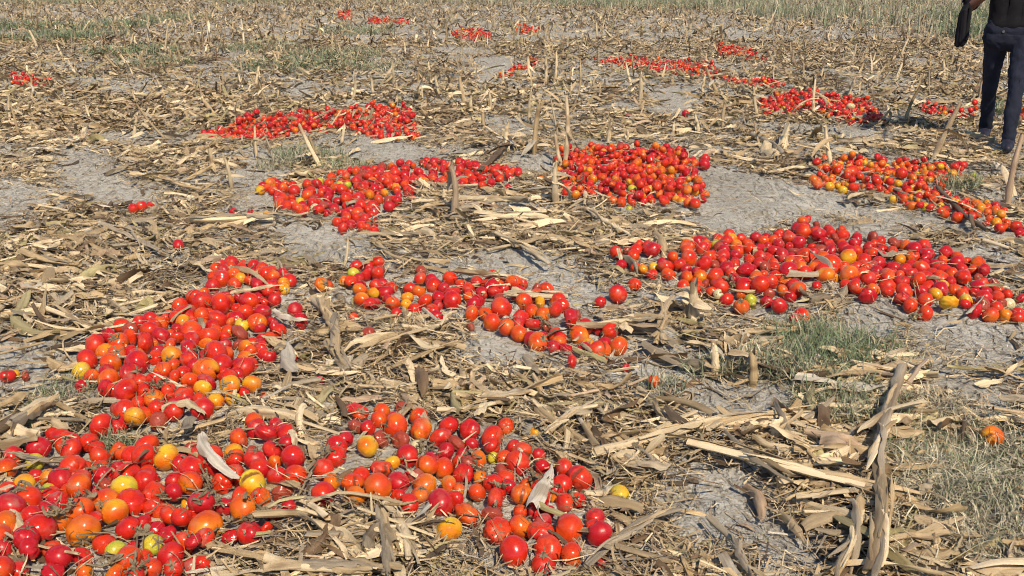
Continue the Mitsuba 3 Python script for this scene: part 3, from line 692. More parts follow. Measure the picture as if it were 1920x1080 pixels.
def stubble(p0, p1, r, tone, label_px, detail, name='corn_stubble'):
    g = np.random.default_rng(int(abs(p0[0]) * 977 + p0[1] * 131))
    n = 9 if detail else 5
    s = np.linspace(0, 1, n)[:, None]
    L = np.linalg.norm(p1 - p0)
    p = p0 + (p1 - p0) * s + np.array([g.normal(), g.normal(), 0]) * 0.03 * L * np.sin(np.pi * s)
    p[0, 2] -= 0.03
    rr = r * (1.15 - 0.35 * s[:, 0])
    if detail:
        rr[2] *= 1.25
        rr[5] *= 1.2
    key = numbered(name)
    m = path_tube(p, rr, tone, nid(), 7 if detail else 5)
    if detail:                                    # torn top
        sel = np.linalg.norm(m[0] - p[-1], axis=1) < r * 1.5
        m[0][sel, 2] += g.uniform(-1.5, 1.5, sel.sum()) * r
    put(key + '__stem', m, 'straw')
    for q in range(int(g.integers(1, 4)) if detail else 1):
        h = g.uniform(0.15, 0.75)
        yaw = g.uniform(0, 6.28)
        ll = L * g.uniform(0.4, 0.9) if detail else L * 0.5
        pos = p0 + (p1 - p0) * h + np.array([math.cos(yaw), math.sin(yaw), 0]) * ll * 0.32 + [0, 0, ll * 0.05]
        lf = ribbons(pos[None], [ll], [max(r * 2.4, 0.014)], [yaw], [g.uniform(-0.9, 0.5)], [g.normal() * .4], [int(g.choice([0, 1, 1, 6, 2]))], [nid()], 6, 2, curl=g.uniform(-.4, -.02), bend=g.normal() * .2, twist=g.normal() * .8, cup=-.5, tip=.15)
        put(key + ('__leaf' if q == 0 else f'__leaf_{q:03d}'), lf, 'straw')
    px, py = label_px
    tall = L
    lean = abs((p1 - p0)[0]) / max((p1 - p0)[2], 0.05)
    lab = f"{'tall ' if tall > 0.33 else 'short ' if tall < 0.18 else ''}{'leaning' if lean > 0.3 else 'upright'} {TONE_WORDS[tone]} corn stubble {whereabouts(px, py)}"
    TO_LABEL.append((key, lab, 'corn stubble', 'cut corn stalks still standing in the field', px))


for e in STAND.split('|'):
    x1, y1, x2, y2, w = map(float, e.split())
    a = on_ground(x1, y1)
    s = ppm(y1)
    hgt = (y1 - y2) / s / CP * 1.0
    b = a + [(x2 - x1) / s, 0.0, hgt]
    stubble(a, b, np.clip(w / 2.5 / s, 0.006, 0.023), int([1, 0, 0, 1, 5][int(x1) % 5]), (x1, y1), y1 > 120)
# more of the cut rows, further out
n_more = 0
while n_more < 72:
    y = 5.6 + 16 * rng.random() ** 0.8
    x = rng.uniform(-0.52, 0.52) * y
    row = x * FUR[0] + y * FUR[1]
    if abs((row / 0.75) % 1 - 0.5) > 0.22 or shapely.contains_xy(HEAP_U.buffer(0.12), x, y) or shapely.contains_xy(SOIL_P, x, y):
        continue
    a = np.array([x, y, float(ground_h(x, y))])
    hgt = rng.uniform(0.12, 0.34)
    lean = rng.normal(size=2) * 0.22
    px, py, _ = project(a)
    stubble(a, a + [lean[0] * hgt, lean[1] * hgt, hgt], rng.uniform(0.006, 0.012), int(rng.choice([0, 0, 1, 5, 2])), (float(px), float(py)), y < 10)
    n_more += 1

# ------------------------------------------------------------------ corn litter
GRASS_PX = '1650 780 1780 760 1920 800 1940 1100 1640 1100 1660 950'
DRYGRASS_P = poly(GRASS_PX)


LOOSE = [shapely.Point(c[0], c[1]).buffer(float(r) + 0.03) for c, r in zip(cen[:len(tp)], rad[:len(tp)]) if not shapely.contains_xy(HEAP_U, c[0], c[1])]
CLEAR = shapely.union_all([HEAP_U] + LOOSE + [shapely.Point(*at(a, b)[:2]).buffer(0.13) for a, b in ((1840, 262), (1882, 284))])
shapely.prepare(CLEAR)


def scatter(n, d0, d1, power, margin, soil_keep, heap_keep, jitter=0.05, soil=None):
    """n places on the field between d0 and d1 metres out, fewer on bare soil and where tomatoes lie."""
    out = np.zeros((0, 2))
    while len(out) < n:
        m = n * 2
        y = d0 + (d1 - d0) * rng.random(m) ** power
        x = rng.uniform(-1, 1, m) * (0.53 * y + margin)
        j = rng.normal(size=(m, 2)) * jitter * (0.6 + 0.12 * y)[:, None]
        s = shapely.contains_xy(soil or SOIL_P, x + j[:, 0], y + j[:, 1])
        h = shapely.contains_xy(CLEAR, x + 0.4 * j[:, 0], y + 0.4 * j[:, 1])
        patch = meshkit.fbm(np.stack([x, y, 0 * x], -1) * 1.7, 2, 9)
        keep = np.where(h, heap_keep, np.where(s, soil_keep, np.clip(2.6 * patch - 0.5, 0.16, 1)))
        ok = rng.random(m) < keep
        out = np.vstack([out, np.stack([x, y], 1)[ok]])
    return out[:n]


def lie(q, lift):
    return np.column_stack([q, ground_h(q[:, 0], q[:, 1]) + lift])


def yaws(q, spread=0.75):
    """Pieces lie mostly along the drift of the chopper, turning slowly over the field."""
    base = 2.4 * (meshkit.noise(np.column_stack([q * 0.55, 0 * q[:, 0]]), 21) - 0.5) - 0.15
    return base + rng.normal(size=len(q)) * spread + np.pi * (rng.random(len(q)) < 0.5)


def tones(n, p=(0.32, 0.23, 0.15, 0.10, 0.07, 0.07, 0.04, 0.02)):
    return rng.choice(8, n, p=p)


MIXED = (0.34, 0.13, 0.12, 0.19, 0.10, 0.05, 0.01, 0.06)


def ids(n):
    return rng.integers(0, 2048, n)


litter = []
U = rng.uniform
# decayed dark layer underneath
n = 15000
q = scatter(n, 1.6, 10.5, 1.2, 0.7, 0.0, 0.03, 0.06, SOIL_B)
litter.append(ribbons(lie(q, U(-0.002, 0.008, n)), U(0.04, 0.20, n), U(0.008, 0.03, n), yaws(q, 1.1), rng.normal(size=n) * 0.08, rng.normal(size=n) * 0.3, rng.choice([3, 7, 3, 7, 2], n), ids(n), 3, 1,
                      curl=rng.normal(size=n) * 0.12, bend=rng.normal(size=n) * 0.12, twist=rng.normal(size=n) * 0.4, tip=U(0.1, 0.9, n)))
# leaves near enough to be told apart
n = 3400
q = scatter(n, 1.6, 11.5, 1.15, 0.7, 0.0, 0.02, 0.02, SOIL_B)
L, W = U(0.08, 0.28, n) + 0.12 * rng.random(n) ** 4, U(0.015, 0.040, n) + 0.016 * rng.random(n) ** 3
spec = dict(pos=lie(q, U(0.012, 0.045, n)), length=L, width=W, yaw=yaws(q), pitch=rng.normal(size=n) * 0.13, roll=rng.normal(size=n) * 0.45, tone=tones(n, (.33, .33, .11, .07, .06, .06, .03, .01)), ids=ids(n),
            curl=rng.normal(size=n) * 0.14 - 0.04, bend=rng.normal(size=n) * 0.10, twist=rng.normal(size=n) * 0.8, cup=U(-1.6, 0.6, n), tip=U(0.1, 0.7, n), wave=U(0.05, 0.5, n), crumple=U(0.1, 0.9, n), fray=U(0.0, 0.6, n))
keep = np.ones(n, bool)                      # none across a tomato that lies on its own
hx, hy = 0.5 * L * np.cos(spec['yaw']), 0.5 * L * np.sin(spec['yaw'])
for g_ in LOOSE:
    cx, cy = g_.centroid.x, g_.centroid.y
    if cy < 8:
        f_ = np.clip(((cx - q[:, 0]) * hx + (cy - q[:, 1]) * hy) / (hx ** 2 + hy ** 2), -1, 1)
        keep &= np.hypot(q[:, 0] + f_ * hx - cx, q[:, 1] + f_ * hy - cy + 0.02) > 0.065
spec = {k: v_[keep] for k, v_ in spec.items()}
L, W, n = L[keep], W[keep], int(keep.sum())
px, py, dd = project(spec['pos'])
vis = (px > 0) & (px < 1920) & (py < 1080) & (py > 0)
score = np.where(vis, L * W / dd ** 2, 0)
order = np.argsort(-score)
pick = order[:285]
for i in pick:
    m = ribbons(**{k: v[i:i + 1] for k, v in spec.items()}, ns=11, nc=4)
    key = put(numbered('corn_leaf'), m, 'straw')
    form = 'curled' if abs(spec['twist'][i]) > 0.8 else 'bent' if abs(spec['bend'][i]) > 0.13 else 'flat'
    lab = f"{form} {'broad ' if W[i] > 0.034 else 'narrow ' if W[i] < 0.021 else ''}{TONE_WORDS[spec['tone'][i]]} corn leaf {whereabouts(px[i], py[i])}"
    TO_LABEL.append((key, lab, 'corn leaf', 'dry corn leaves lying on the field', px[i]))
left = order[285:]
litter.append(ribbons(**{k: v[left] for k, v in spec.items()}, ns=7, nc=2))
# shreds of leaf
n = 19000
q = scatter(n, 1.6, 10.5, 1.2, 0.8, 0.015, 0.05, 0.05, SOIL_B)
litter.append(ribbons(lie(q, U(0.004, 0.04, n)), U(0.03, 0.17, n), U(0.003, 0.014, n), yaws(q, 0.95), rng.normal(size=n) * 0.2, rng.normal(size=n) * 0.6, tones(n), ids(n), 4, 1,
                      curl=rng.normal(size=n) * 0.2, bend=rng.normal(size=n) * 0.12, twist=rng.normal(size=n) * 1.0, tip=U(0.05, 0.9, n), fray=U(0, .8, n)))
# fine straw
n = 74000
q = scatter(n, 1.6, 10.0, 1.3, 0.8, 0.04, 0.14, 0.04)
litter.append(ribbons(lie(q, U(0.002, 0.038, n)), U(0.02, 0.13, n), U(0.0014, 0.0055, n), yaws(q, 1.2), rng.normal(size=n) * 0.25, rng.normal(size=n) * 0.6, tones(n), ids(n), 2, 1,
                      curl=rng.normal(size=n) * 0.2, bend=rng.normal(size=n) * 0.16, twist=rng.normal(size=n) * 0.5, tip=U(0.2, 0.9, n)))
# bits of stalk
n = 1500
q = scatter(n, 1.6, 11, 1.2, 0.8, 0.0, 0.02, 0.03, SOIL_B)
litter.append(tubes(lie(q, U(0.012, 0.042, n)), U(0.05, 0.24, n), U(0.003, 0.010, n), yaws(q), rng.normal(size=n) * 0.12, tones(n, (.35, .35, .1, .06, .05, .05, .03, .01)), ids(n), 3, 6, bend=rng.normal(size=n) * .06, node=.25, flat=.8))
# middle distance
n = 24000
q = scatter(n, 8.5, 19, 1.0, 1.5, 0.02, 0.30, 0.04, SOIL_B)
litter.append(ribbons(lie(q, U(0.0, 0.06, n)), U(0.06, 0.32, n), U(0.010, 0.032, n), yaws(q, 0.9), rng.normal(size=n) * 0.30, rng.normal(size=n) * 0.6, tones(n, MIXED), ids(n), 4, 1,
                      curl=rng.normal(size=n) * 0.3, bend=rng.normal(size=n) * 0.16, twist=rng.normal(size=n) * 0.9, tip=U(0.05, 0.7, n)))
# far off
n = 40000
q = scatter(n, 17, 58, 0.75, 2.0, 0.2, 0.25, 0.03)
litter.append(ribbons(lie(q, U(0.01, 0.10, n)), U(0.10, 0.40, n), U(0.018, 0.05, n), yaws(q, 1.0), rng.normal(size=n) * 0.5, rng.normal(size=n) * 0.5, tones(n, MIXED), ids(n), 2, 1,
                      curl=rng.normal(size=n) * 0.4, bend=rng.normal(size=n) * 0.2, twist=rng.normal(size=n) * 0.6, tip=U(0.05, 0.7, n)))
# short upright stubs far off
n = 3600
q = scatter(n, 11, 50, 0.9, 1.5, 0.1, 0.02, 0.03)
litter.append(ribbons(lie(q, U(0.06, 0.13, n)), U(0.10, 0.32, n), U(0.014, 0.026, n), U(0, 6.28, n), np.pi / 2 + rng.normal(size=n) * 0.4, U(0, 3, n), tones(n, (.42, .15, .15, .1, .08, .08, .02, 0)), ids(n), 2, 1, bend=rng.normal(size=n) * 0.1, tip=.5))
# the same cover beyond the sides of the picture
n = 9000
y = 0.6 + 14 * rng.random(n)
x = np.where(rng.random(n) < .5, -1, 1) * (0.53 * y + 0.7 + 2.6 * rng.random(n))
q = np.stack([x, y], 1)
litter.append(ribbons(lie(q, U(0.0, 0.045, n)), U(0.05, 0.30, n), U(0.006, 0.034, n), yaws(q, 0.95), rng.normal(size=n) * 0.2, rng.normal(size=n) * 0.6, tones(n), ids(n), 3, 1,
                      curl=rng.normal(size=n) * 0.2, bend=rng.normal(size=n) * 0.12, twist=rng.normal(size=n) * 1.0, tip=U(0.05, 0.9, n), fray=U(0, .8, n)))
front = [i for i in range(len(cen)) if seen[i] > 0]
n = 900
on = rng.choice(front, n)
top = cen[on] + np.column_stack([rng.normal(size=(n, 2)) * 0.010, rad[on] * U(0.80, 0.98, n)])
big_ = rng.random(n) < 0.16
litter.append(ribbons(top, np.where(big_, U(0.07, 0.2, n), U(0.03, 0.14, n)), np.where(big_, U(0.008, 0.022, n), U(0.0016, 0.005, n)), U(0, 6.28, n), rng.normal(size=n) * 0.3, rng.normal(size=n) * 0.5, tones(n), ids(n), 5, 2,
                      curl=-U(0, 0.35, n), bend=rng.normal(size=n) * 0.2, twist=rng.normal(size=n) * 0.8, cup=-.5, tip=U(0.1, 0.9, n), fray=U(0, .7, n), crumple=.4))
put('corn_litter', join(litter), 'straw', smooth=False)
labels['corn_litter'] = {'label': 'chopped dry corn leaves, husks and straw covering the field', 'category': 'corn litter', 'kind': 'stuff'}

# ------------------------------------------------------------------ clods
cv, cf, c0 = [], [], 0
for n, sub, r0, r1, pw in ((1000, 1, 0.005, 0.016, 3), (6500, 0, 0.002, 0.005, 1.5)):
    y = 1.6 + 12 * rng.random(n) ** 1.5
    x = rng.uniform(-1, 1, n) * (0.53 * y + 0.5)
    ico = trimesh.creation.icosphere(sub)
    r = r0 + r1 * rng.random(n) ** pw + 0.0006 * y
    base_v = ico.vertices[None] * (1 + 0.6 * (meshkit.noise(ico.vertices[None] * 1.6 + rng.uniform(0, 50, (n, 1, 3)), 2) - 0.5))[..., None]
    v = base_v * r[:, None, None] * [1, 1, 0.75] + np.column_stack([x, y, ground_h(x, y) + r * 0.25])[:, None, :]
    cv.append(v.reshape(-1, 3))
    cf.append((ico.faces[None] + (np.arange(n) * len(ico.vertices))[:, None, None]).reshape(-1, 3) + c0)
    c0 += len(cv[-1])
v, f = np.vstack(cv), np.vstack(cf)
scene['soil_crumbs'] = mikit.ply((v.reshape(-1, 3), f), 'soil', smooth=False)
labels['soil_crumbs'] = {'label': 'small crumbs and clods of grey clay soil', 'category': 'soil', 'kind': 'stuff'}


# ------------------------------------------------------------------ grass
def blades(c, n, rad_, hgt, tone, flat=0.5, width=0.0022):
    a, rr = rng.uniform(0, 6.28, n), rad_ * np.sqrt(rng.random(n))
    q = np.column_stack([c[0] + rr * np.cos(a), c[1] + rr * np.sin(a)])
    L = hgt * U(0.5, 1.4, n)
    pit = np.clip(rng.normal(size=n) * 0.35 + (np.pi / 2 - flat), 0.05, np.pi / 2)
    yaw = rng.uniform(0, 6.28, n)
    pos = lie(q, 0.45 * L * np.sin(pit) + 0.003)
    pos[:, 0] += 0.4 * L * np.cos(pit) * np.cos(yaw)
    pos[:, 1] += 0.4 * L * np.cos(pit) * np.sin(yaw)
    return ribbons(pos, L, np.full(n, width) * U(0.6, 1.5, n), yaw, pit, rng.normal(size=n) * 0.5, np.clip(tone + rng.choice([-1, 0, 0, 0, 1, 2], n), 0, 4), ids(n), 4, 1, curl=-U(0.05, 0.7, n), bend=rng.normal(size=n) * 0.3, tip=0.1)


TUFTS = '''1490 655 .13 .10 0|1545 690 .16 .11 0|1530 640 .10 .09 1|1620 670 .13 .10 0|1580 660 .12 .09 1|1560 745 .15 .08 1|1620 775 .14 .07 1|1470 700 .10 .08 1|1430 670 .10 .07 2|1530 790 .12 .06 2|1700 835 .14 .05 1|1745 800 .12 .05 2|1850 890 .16 .05 2|1900 960 .14 .05 2|1790 850 .14 .06 1|1760 870 .12 .05 1|1840 830 .12 .05 1|1880 920 .14 .05 1|1820 930 .12 .05 1|1895 872 .13 .06 1|1720 900 .14 .05 2|1870 1010 .14 .05 2|1780 960 .16 .05 2|1700 700 .10 .06 2|1380 700 .07 .06 1|128 738 .09 .06 1|90 760 .07 .05 1|62 805 .05 .07 0|205 835 .06 .05 1|232 845 .05 .05 0|585 300 .28 .09 1|640 320 .20 .08 1|520 310 .16 .07 2|40 55 .95 .22 0|90 78 .9 .20 0|215 52 .95 .22 0|170 70 .8 .16 1|250 102 .8 .14 0|290 120 .6 .12 1|570 125 .95 .16 0|630 105 .8 .14 1|660 60 .9 .16 1|490 95 .7 .12 1|330 40 .9 .16 1|1795 355 .14 .10 1|1240 735 .08 .05 1|705 130 .4 .10 2|1190 12 3.0 .35 0|1260 10 3.0 .35 1|1840 40 1.2 .40 0|1855 70 .9 .35 0|1500 30 1.6 .35 1|120 8 2.0 .35 1|500 5 2.0 .35 1|1870 215 .14 .12 0|1320 700 .08 .06 1'''
GREEN = []
for e in TUFTS.split('|'):
    a, b, r, h, k = map(float, e.split())
    c = on_ground(a, b)
    far = c[1] > 12
    if r >= 1:
        GREEN.append(blades(c, 900, r, h, int(k), 0.5, 0.010))
        continue
    key = put(numbered('grass_tuft'), blades(c, int(800 if far else (360 if k < 2 and 1400 < a < 1680 else 210) * (r / .12) ** 1.1), r, h, int(k), U(0.4, 0.9), 0.009 if far else 0.0017 + 0.0004 * c[1]), 'grass_blade', smooth=False)
    lab = f"{['green', 'grey-green', 'dry fading'][int(k)]} {'wide ' if r > .5 else 'small ' if r < .08 else ''}grass tuft {whereabouts(a, b)}"
    TO_LABEL.append((key, lab, 'grass tuft', 'grass tufts growing between the litter', a))
put('green_grass', join(GREEN), 'grass_blade', smooth=False)
labels['green_grass'] = {'label': 'strip of greener grass along the far edge of the field', 'category': 'grass', 'kind': 'stuff'}
parts = []
x0, y0, x1, y1 = DRYGRASS_P.bounds
for _ in range(125):
    q = (U(x0, x1), U(y0, y1))
    if shapely.contains_xy(DRYGRASS_P, *q):
        parts.append(blades(q, 62, 0.10, 0.075, int(rng.choice([2, 3, 3, 4])), 1.3, 0.0022))
put('dry_grass', join(parts), 'grass_blade', smooth=False)
labels['dry_grass'] = {'label': 'matted bleached grass at the bottom right of the field', 'category': 'dry grass', 'kind': 'stuff'}

# the uncut dry crop beyond the field's edge
edge = at(np.array([-500, 0, 600, 1100, 1376, 1616, 1920, 2500.]), np.array([-3, 0, 6, 18, 33, 63, 95, 150.]))[:, :2]
n = 46000
y = 10 + 70 * rng.random(n) ** 1.0
x = rng.uniform(-1, 1, n) * (0.56 * y + 3)
ye = np.interp(x, edge[:, 0], edge[:, 1])
ok = y > ye + rng.normal(size=n) * 0.35
q = np.column_stack([x, y])[ok]
n = len(q)
hh = U(0.18, 0.42, n)
put('standing_dry_crop', ribbons(lie(q, hh * 0.46), hh, U(0.012, 0.03, n), U(0, 6.28, n), np.pi / 2 + rng.normal(size=n) * 0.22, U(0, 3, n), rng.choice([1, 2, 2, 3, 2, 1], n), ids(n), 2, 1, curl=rng.normal(size=n) * .15, tip=.2), 'grass_blade', smooth=False)
labels['standing_dry_crop'] = {'label': 'uncut dry grey-green crop standing beyond the far edge of the field', 'category': 'dry crop', 'kind': 'stuff'}

# ------------------------------------------------------------------ dead tomato vines on the heaps
VINES = '''340 855 375 872 390 905 402 930 408 948|345 915 395 920 412 945 470 938|0 925 40 919 95 915|160 880 200 879 212 850 225 838|160 1058 190 1062 225 1050 255 1035 258 1000 248 960|255 1035 252 1070 262 1090|470 978 520 956 560 940|556 935 590 872 640 830|90 968 140 946 165 930|50 1080 30 1045 18 1015|300 935 340 933 380 938|390 1000 420 985 470 970 520 955|190 775 210 800 215 825|280 720 300 725 320 723|1000 840 985 880 1005 905|880 850 905 890|780 835 800 838 820 850|905 880 925 905 950 912|1010 905 1040 925 1075 945|1000 590 1018 608 1045 605 1070 600|1370 515 1375 545|1710 600 1722 575|1640 885 1600 905|700 400 690 440'''
for e in VINES.split('|'):
    a = np.array(e.split(), float).reshape(-1, 2)
    g = np.random.default_rng(int(a[0, 0] * 3 + a[0, 1]))
    pts = []
    for x, y in a:
        inside = np.hypot(X - x, Y - y) < F * rad / D
        lift = 0.03
        if inside.any():
            k = np.where(inside)[0][np.argmin(D[inside])]
            d = ray(x, y)
            oc = np.array([0, 0, H]) - cen[k]
            A, B, C_ = d @ d, oc @ d, oc @ oc - rad[k] ** 2
            t = (-B - math.sqrt(max(B * B - A * C_, 0))) / A
            pts.append(np.array([0, 0, H]) + d * (t - 0.006))
        else:
            pts.append(on_ground(x, y, lift))
    pts = np.array(pts)
    s = np.linspace(0, 1, len(pts))
    ss = np.linspace(0, 1, 6 * len(pts))
    sm = np.stack([np.interp(ss, s, pts[:, k]) for k in range(3)], 1)
    sm[1:-1] = (sm[:-2] + sm[1:-1] * 2 + sm[2:]) / 4
    sm += g.normal(size=sm.shape) * 0.0012
    key = numbered('tomato_vine')
    put(key + '__stem', path_tube(sm, np.linspace(0.0034, 0.0018, len(sm)), 0, nid(), 6), 'dry_twig')
    crumple = []
    for j in range(int(g.integers(1, 4))):
        c = sm[int(g.integers(1, len(sm) - 1))]
        m = 7
        crumple.append(ribbons(c + g.normal(size=(m, 3)) * [0.012, 0.012, 0.005] + [0, 0, 0.006], g.uniform(0.012, 0.04, m), g.uniform(0.005, 0.014, m), g.uniform(0, 6.28, m), g.normal(size=m) * .6, g.normal(size=m), np.zeros(m), np.zeros(m), 4, 2, curl=g.normal(size=m) * .8, twist=g.normal(size=m) * 1.5, cup=g.normal(size=m)))
    put(key + '__leaf', join(crumple), 'dry_twig', smooth=False)
    labels[key + '__leaf'] = {'label': 'crumpled dead vine leaves', 'kind': 'stuff'}
    mx, my = a[:, 0].mean(), a[:, 1].mean()
    TO_LABEL.append((key, f'thin dead tomato vine lying {whereabouts(mx, my)}'.replace('beside', 'across'), 'vine', 'dead vines on the tomato heaps', mx))

# big single leaves and husks that stand out: centre, length px, width px, picture slope, tone, lift
BIG = '''402 855 110 24 48 6 .05 bleached|345 800 75 26 92 2 .05 upright|1020 905 85 24 -62 6 .05 bleached|1040 955 115 13 25 4 .05 curved|540 592 70 11 15 6 .03 flat|180 510 90 26 -18 4 .03 broad|560 492 95 20 3 4 .02 flat|1445 285 60 26 25 1 .05 broken|1470 262 62 16 -62 1 .08 raised|1530 250 50 14 50 0 .06 raised|540 670 60 30 80 6 .03 ragged|640 560 30 14 60 2 .02 torn|1535 500 60 18 -48 2 .05 fallen|1560 555 80 30 -20 2 .02 crumpled|1290 560 60 20 80 1 .05 frayed|350 760 80 18 8 1 .02 straight|470 515 110 10 25 0 .05 crossing|480 540 100 9 -8 1 .05 crossing|105 610 120 20 32 0 .03 long|50 600 90 24 50 4 .03 broad|1050 735 70 24 10 1 .02 bright|700 1000 60 24 -50 2 .04 slanting|760 1010 60 30 70 2 .03 folded|1418 935 75 22 66 5 .03 drooping|1485 985 85 16 48 0 .03 drooping|1180 490 50 16 35 2 .04 folded|800 440 110 16 30 1 .02 narrow|960 735 120 24 -12 2 .03 grey|620 1060 90 30 5 1 .03 pale'''
for e in BIG.split('|'):
    *nums, word = e.split()
    x, y, lp, wp, ang, k, lift = map(float, nums)
    g = np.random.default_rng(int(x + 5 * y))
    inside = np.hypot(X - x, Y - y) < F * rad / D
    up = (cen[inside, 2] + rad[inside] - ground_h(cen[inside, 0], cen[inside, 1])).max() if inside.any() else 0
    lift = max(lift, up * 0.9 + 0.008)
    A = math.radians(ang)
    a, b = on_ground(x - lp / 2 * math.cos(A), y - lp / 2 * math.sin(A), lift), on_ground(x + lp / 2 * math.cos(A), y + lp / 2 * math.sin(A), lift)
    L = min(np.linalg.norm(b - a), 0.5)
    yaw = math.atan2((b - a)[1], (b - a)[0])
    W = wp / ppm(y)
    key = numbered('corn_husk')
    put(key, ribbons(((a + b) / 2)[None], [L], [W], [yaw], [math.asin(np.clip((b - a)[2] / L, -.9, .9)) + (0.5 if word in ('raised', 'upright') else 0)], [g.normal() * .25 + 0.3], [k], [nid()], 12, 6, curl=-0.12, bend=g.normal() * .25, twist=g.normal() * .35, cup=-0.9, tip=.12, wave=.3, crumple=.55, fray=.45), 'straw')
    TO_LABEL.append((key, f'{word} {TONE_WORDS[int(k)]} corn husk {whereabouts(x, y)}', 'corn husk', 'larger corn husks lying on the field', x))


# ------------------------------------------------------------------ the person
def flat_mat(name, c0, c1, scale, rough=0.8):
    def fn(p, n, uv):
        return mix(c0, c1, fbm(p.x * scale, p.y * scale, p.z * scale, octaves=3))
    scene[name] = {'type': 'principled', 'base_color': mikit.proc(fn), 'roughness': rough, 'specular': 0.3}


flat_mat('skin', (0.19, 0.085, 0.052), (0.24, 0.115, 0.072), 30, 0.5)
flat_mat('denim', (0.006, 0.008, 0.015), (0.025, 0.031, 0.057), 11, 0.9)
flat_mat('shirt_cloth', (0.007, 0.007, 0.009), (0.013, 0.012, 0.017), 25, 0.9)
flat_mat('shoe_leather', (0.012, 0.012, 0.022), (0.035, 0.035, 0.055), 40, 0.5)
flat_mat('black_hair', (0.006, 0.005, 0.004), (0.014, 0.012, 0.010), 90, 0.5)
flat_mat('buckle', (0.10, 0.10, 0.10), (0.16, 0.155, 0.15), 40, 0.35)
flat_mat('print_purple', (0.03, 0.012, 0.12), (0.05, 0.02, 0.20), 30, 0.8)
ICO = trimesh.creation.icosphere(2).vertices
MF = manifold3d.Manifold


def bone(p, q, r1, r2, sq=(1, 1, 1)):
    return MF.hull_points(np.vstack([ICO * r1 * np.array(sq) + p, ICO * r2 * np.array(sq) + q]))


def melt(bones, edge_=0.022, n=8):
    m = MF.batch_boolean(bones, manifold3d.OpType.Add).refine_to_length(edge_).to_mesh()
    t = trimesh.Trimesh(m.vert_properties[:, :3], m.tri_verts, process=True)
    trimesh.smoothing.filter_taubin(t, iterations=n)
    return t


foot_l, foot_r = on_ground(1841, 258), on_ground(1884, 280)
base = (foot_l + foot_r) / 2
def at_depth(px, py, d):
    r_ = ray(px, py)
    return np.array([0, 0, H]) + r_ * d


D0 = float(project(base)[2])
hipc = at_depth(1893, 72, D0 - 0.93 * SP)
face = np.array([-0.42, -0.9, 0])
face /= np.linalg.norm(face)
side = np.array([-face[1], face[0], 0]) * -1        # towards the picture's left
if side[0] > 0:
    side = -side
J = {}
J['hl'], J['hr'] = hipc + side * 0.095, hipc - side * 0.095
J['al'], J['ar'] = foot_l + [0.015, 0, 0.10], foot_r + [0.015, 0, 0.10]
J['kl'] = (J['hl'] + J['al']) / 2 + face * 0.025 + [0.0, 0, 0.01]
J['kr'] = (J['hr'] + J['ar']) / 2 + face * 0.025 + [0.0, 0, 0.01]
chest = hipc + [0.01, 0.01, 0.36]
neck = hipc + [0.015, 0.0, 0.55]
J['sl'], J['sr'] = neck + side * 0.185 + [0, 0, -0.045], neck - side * 0.185 + [0, 0, -0.045]
D1 = D0 - 1.15 * SP
J['el'] = at_depth(1815, 14, D1)
J['wl'] = at_depth(1856, -14, D1 - 0.18)
J['er'] = J['sr'] - side * 0.06 + [0, 0, -0.28]
J['wr'] = J['er'] + face * 0.10 - side * 0.02 + [0, 0, -0.22]
head = neck + face * 0.03 + [0, 0, 0.165]


def hand(w, d, palm_n, curl):
    """Palm, four fingers and a thumb from wrist w along d."""
    d = d / np.linalg.norm(d)
    pn = palm_n - d * (palm_n @ d)
    pn /= np.linalg.norm(pn)
    s = np.cross(d, pn)
    bs = [bone(w, w + d * 0.085 + s * 0.022, 0.026, 0.016), bone(w, w + d * 0.085 - s * 0.022, 0.026, 0.016)]
    for k, (o, L) in enumerate(((0.030, 0.072), (0.010, 0.082), (-0.010, 0.076), (-0.029, 0.060))):
        p = w + d * 0.085 + s * o
        ang = curl + 0.1 * k
        q = p + (d * math.cos(ang) + pn * math.sin(ang)) * L * 0.5
        e = q + (d * math.cos(ang * 2) + pn * math.sin(ang * 2)) * L * 0.5
        bs += [bone(p, q, 0.0095, 0.0088), bone(q, e, 0.0088, 0.0072)]
    p = w + d * 0.03 + s * 0.028
    q = p + (d * 0.6 + s * 0.7 + pn * 0.35) * 0.04
    bs += [bone(p, q, 0.013, 0.0105), bone(q, q + (d * 0.9 + pn * 0.4) * 0.03, 0.0105, 0.0085)]
    return bs


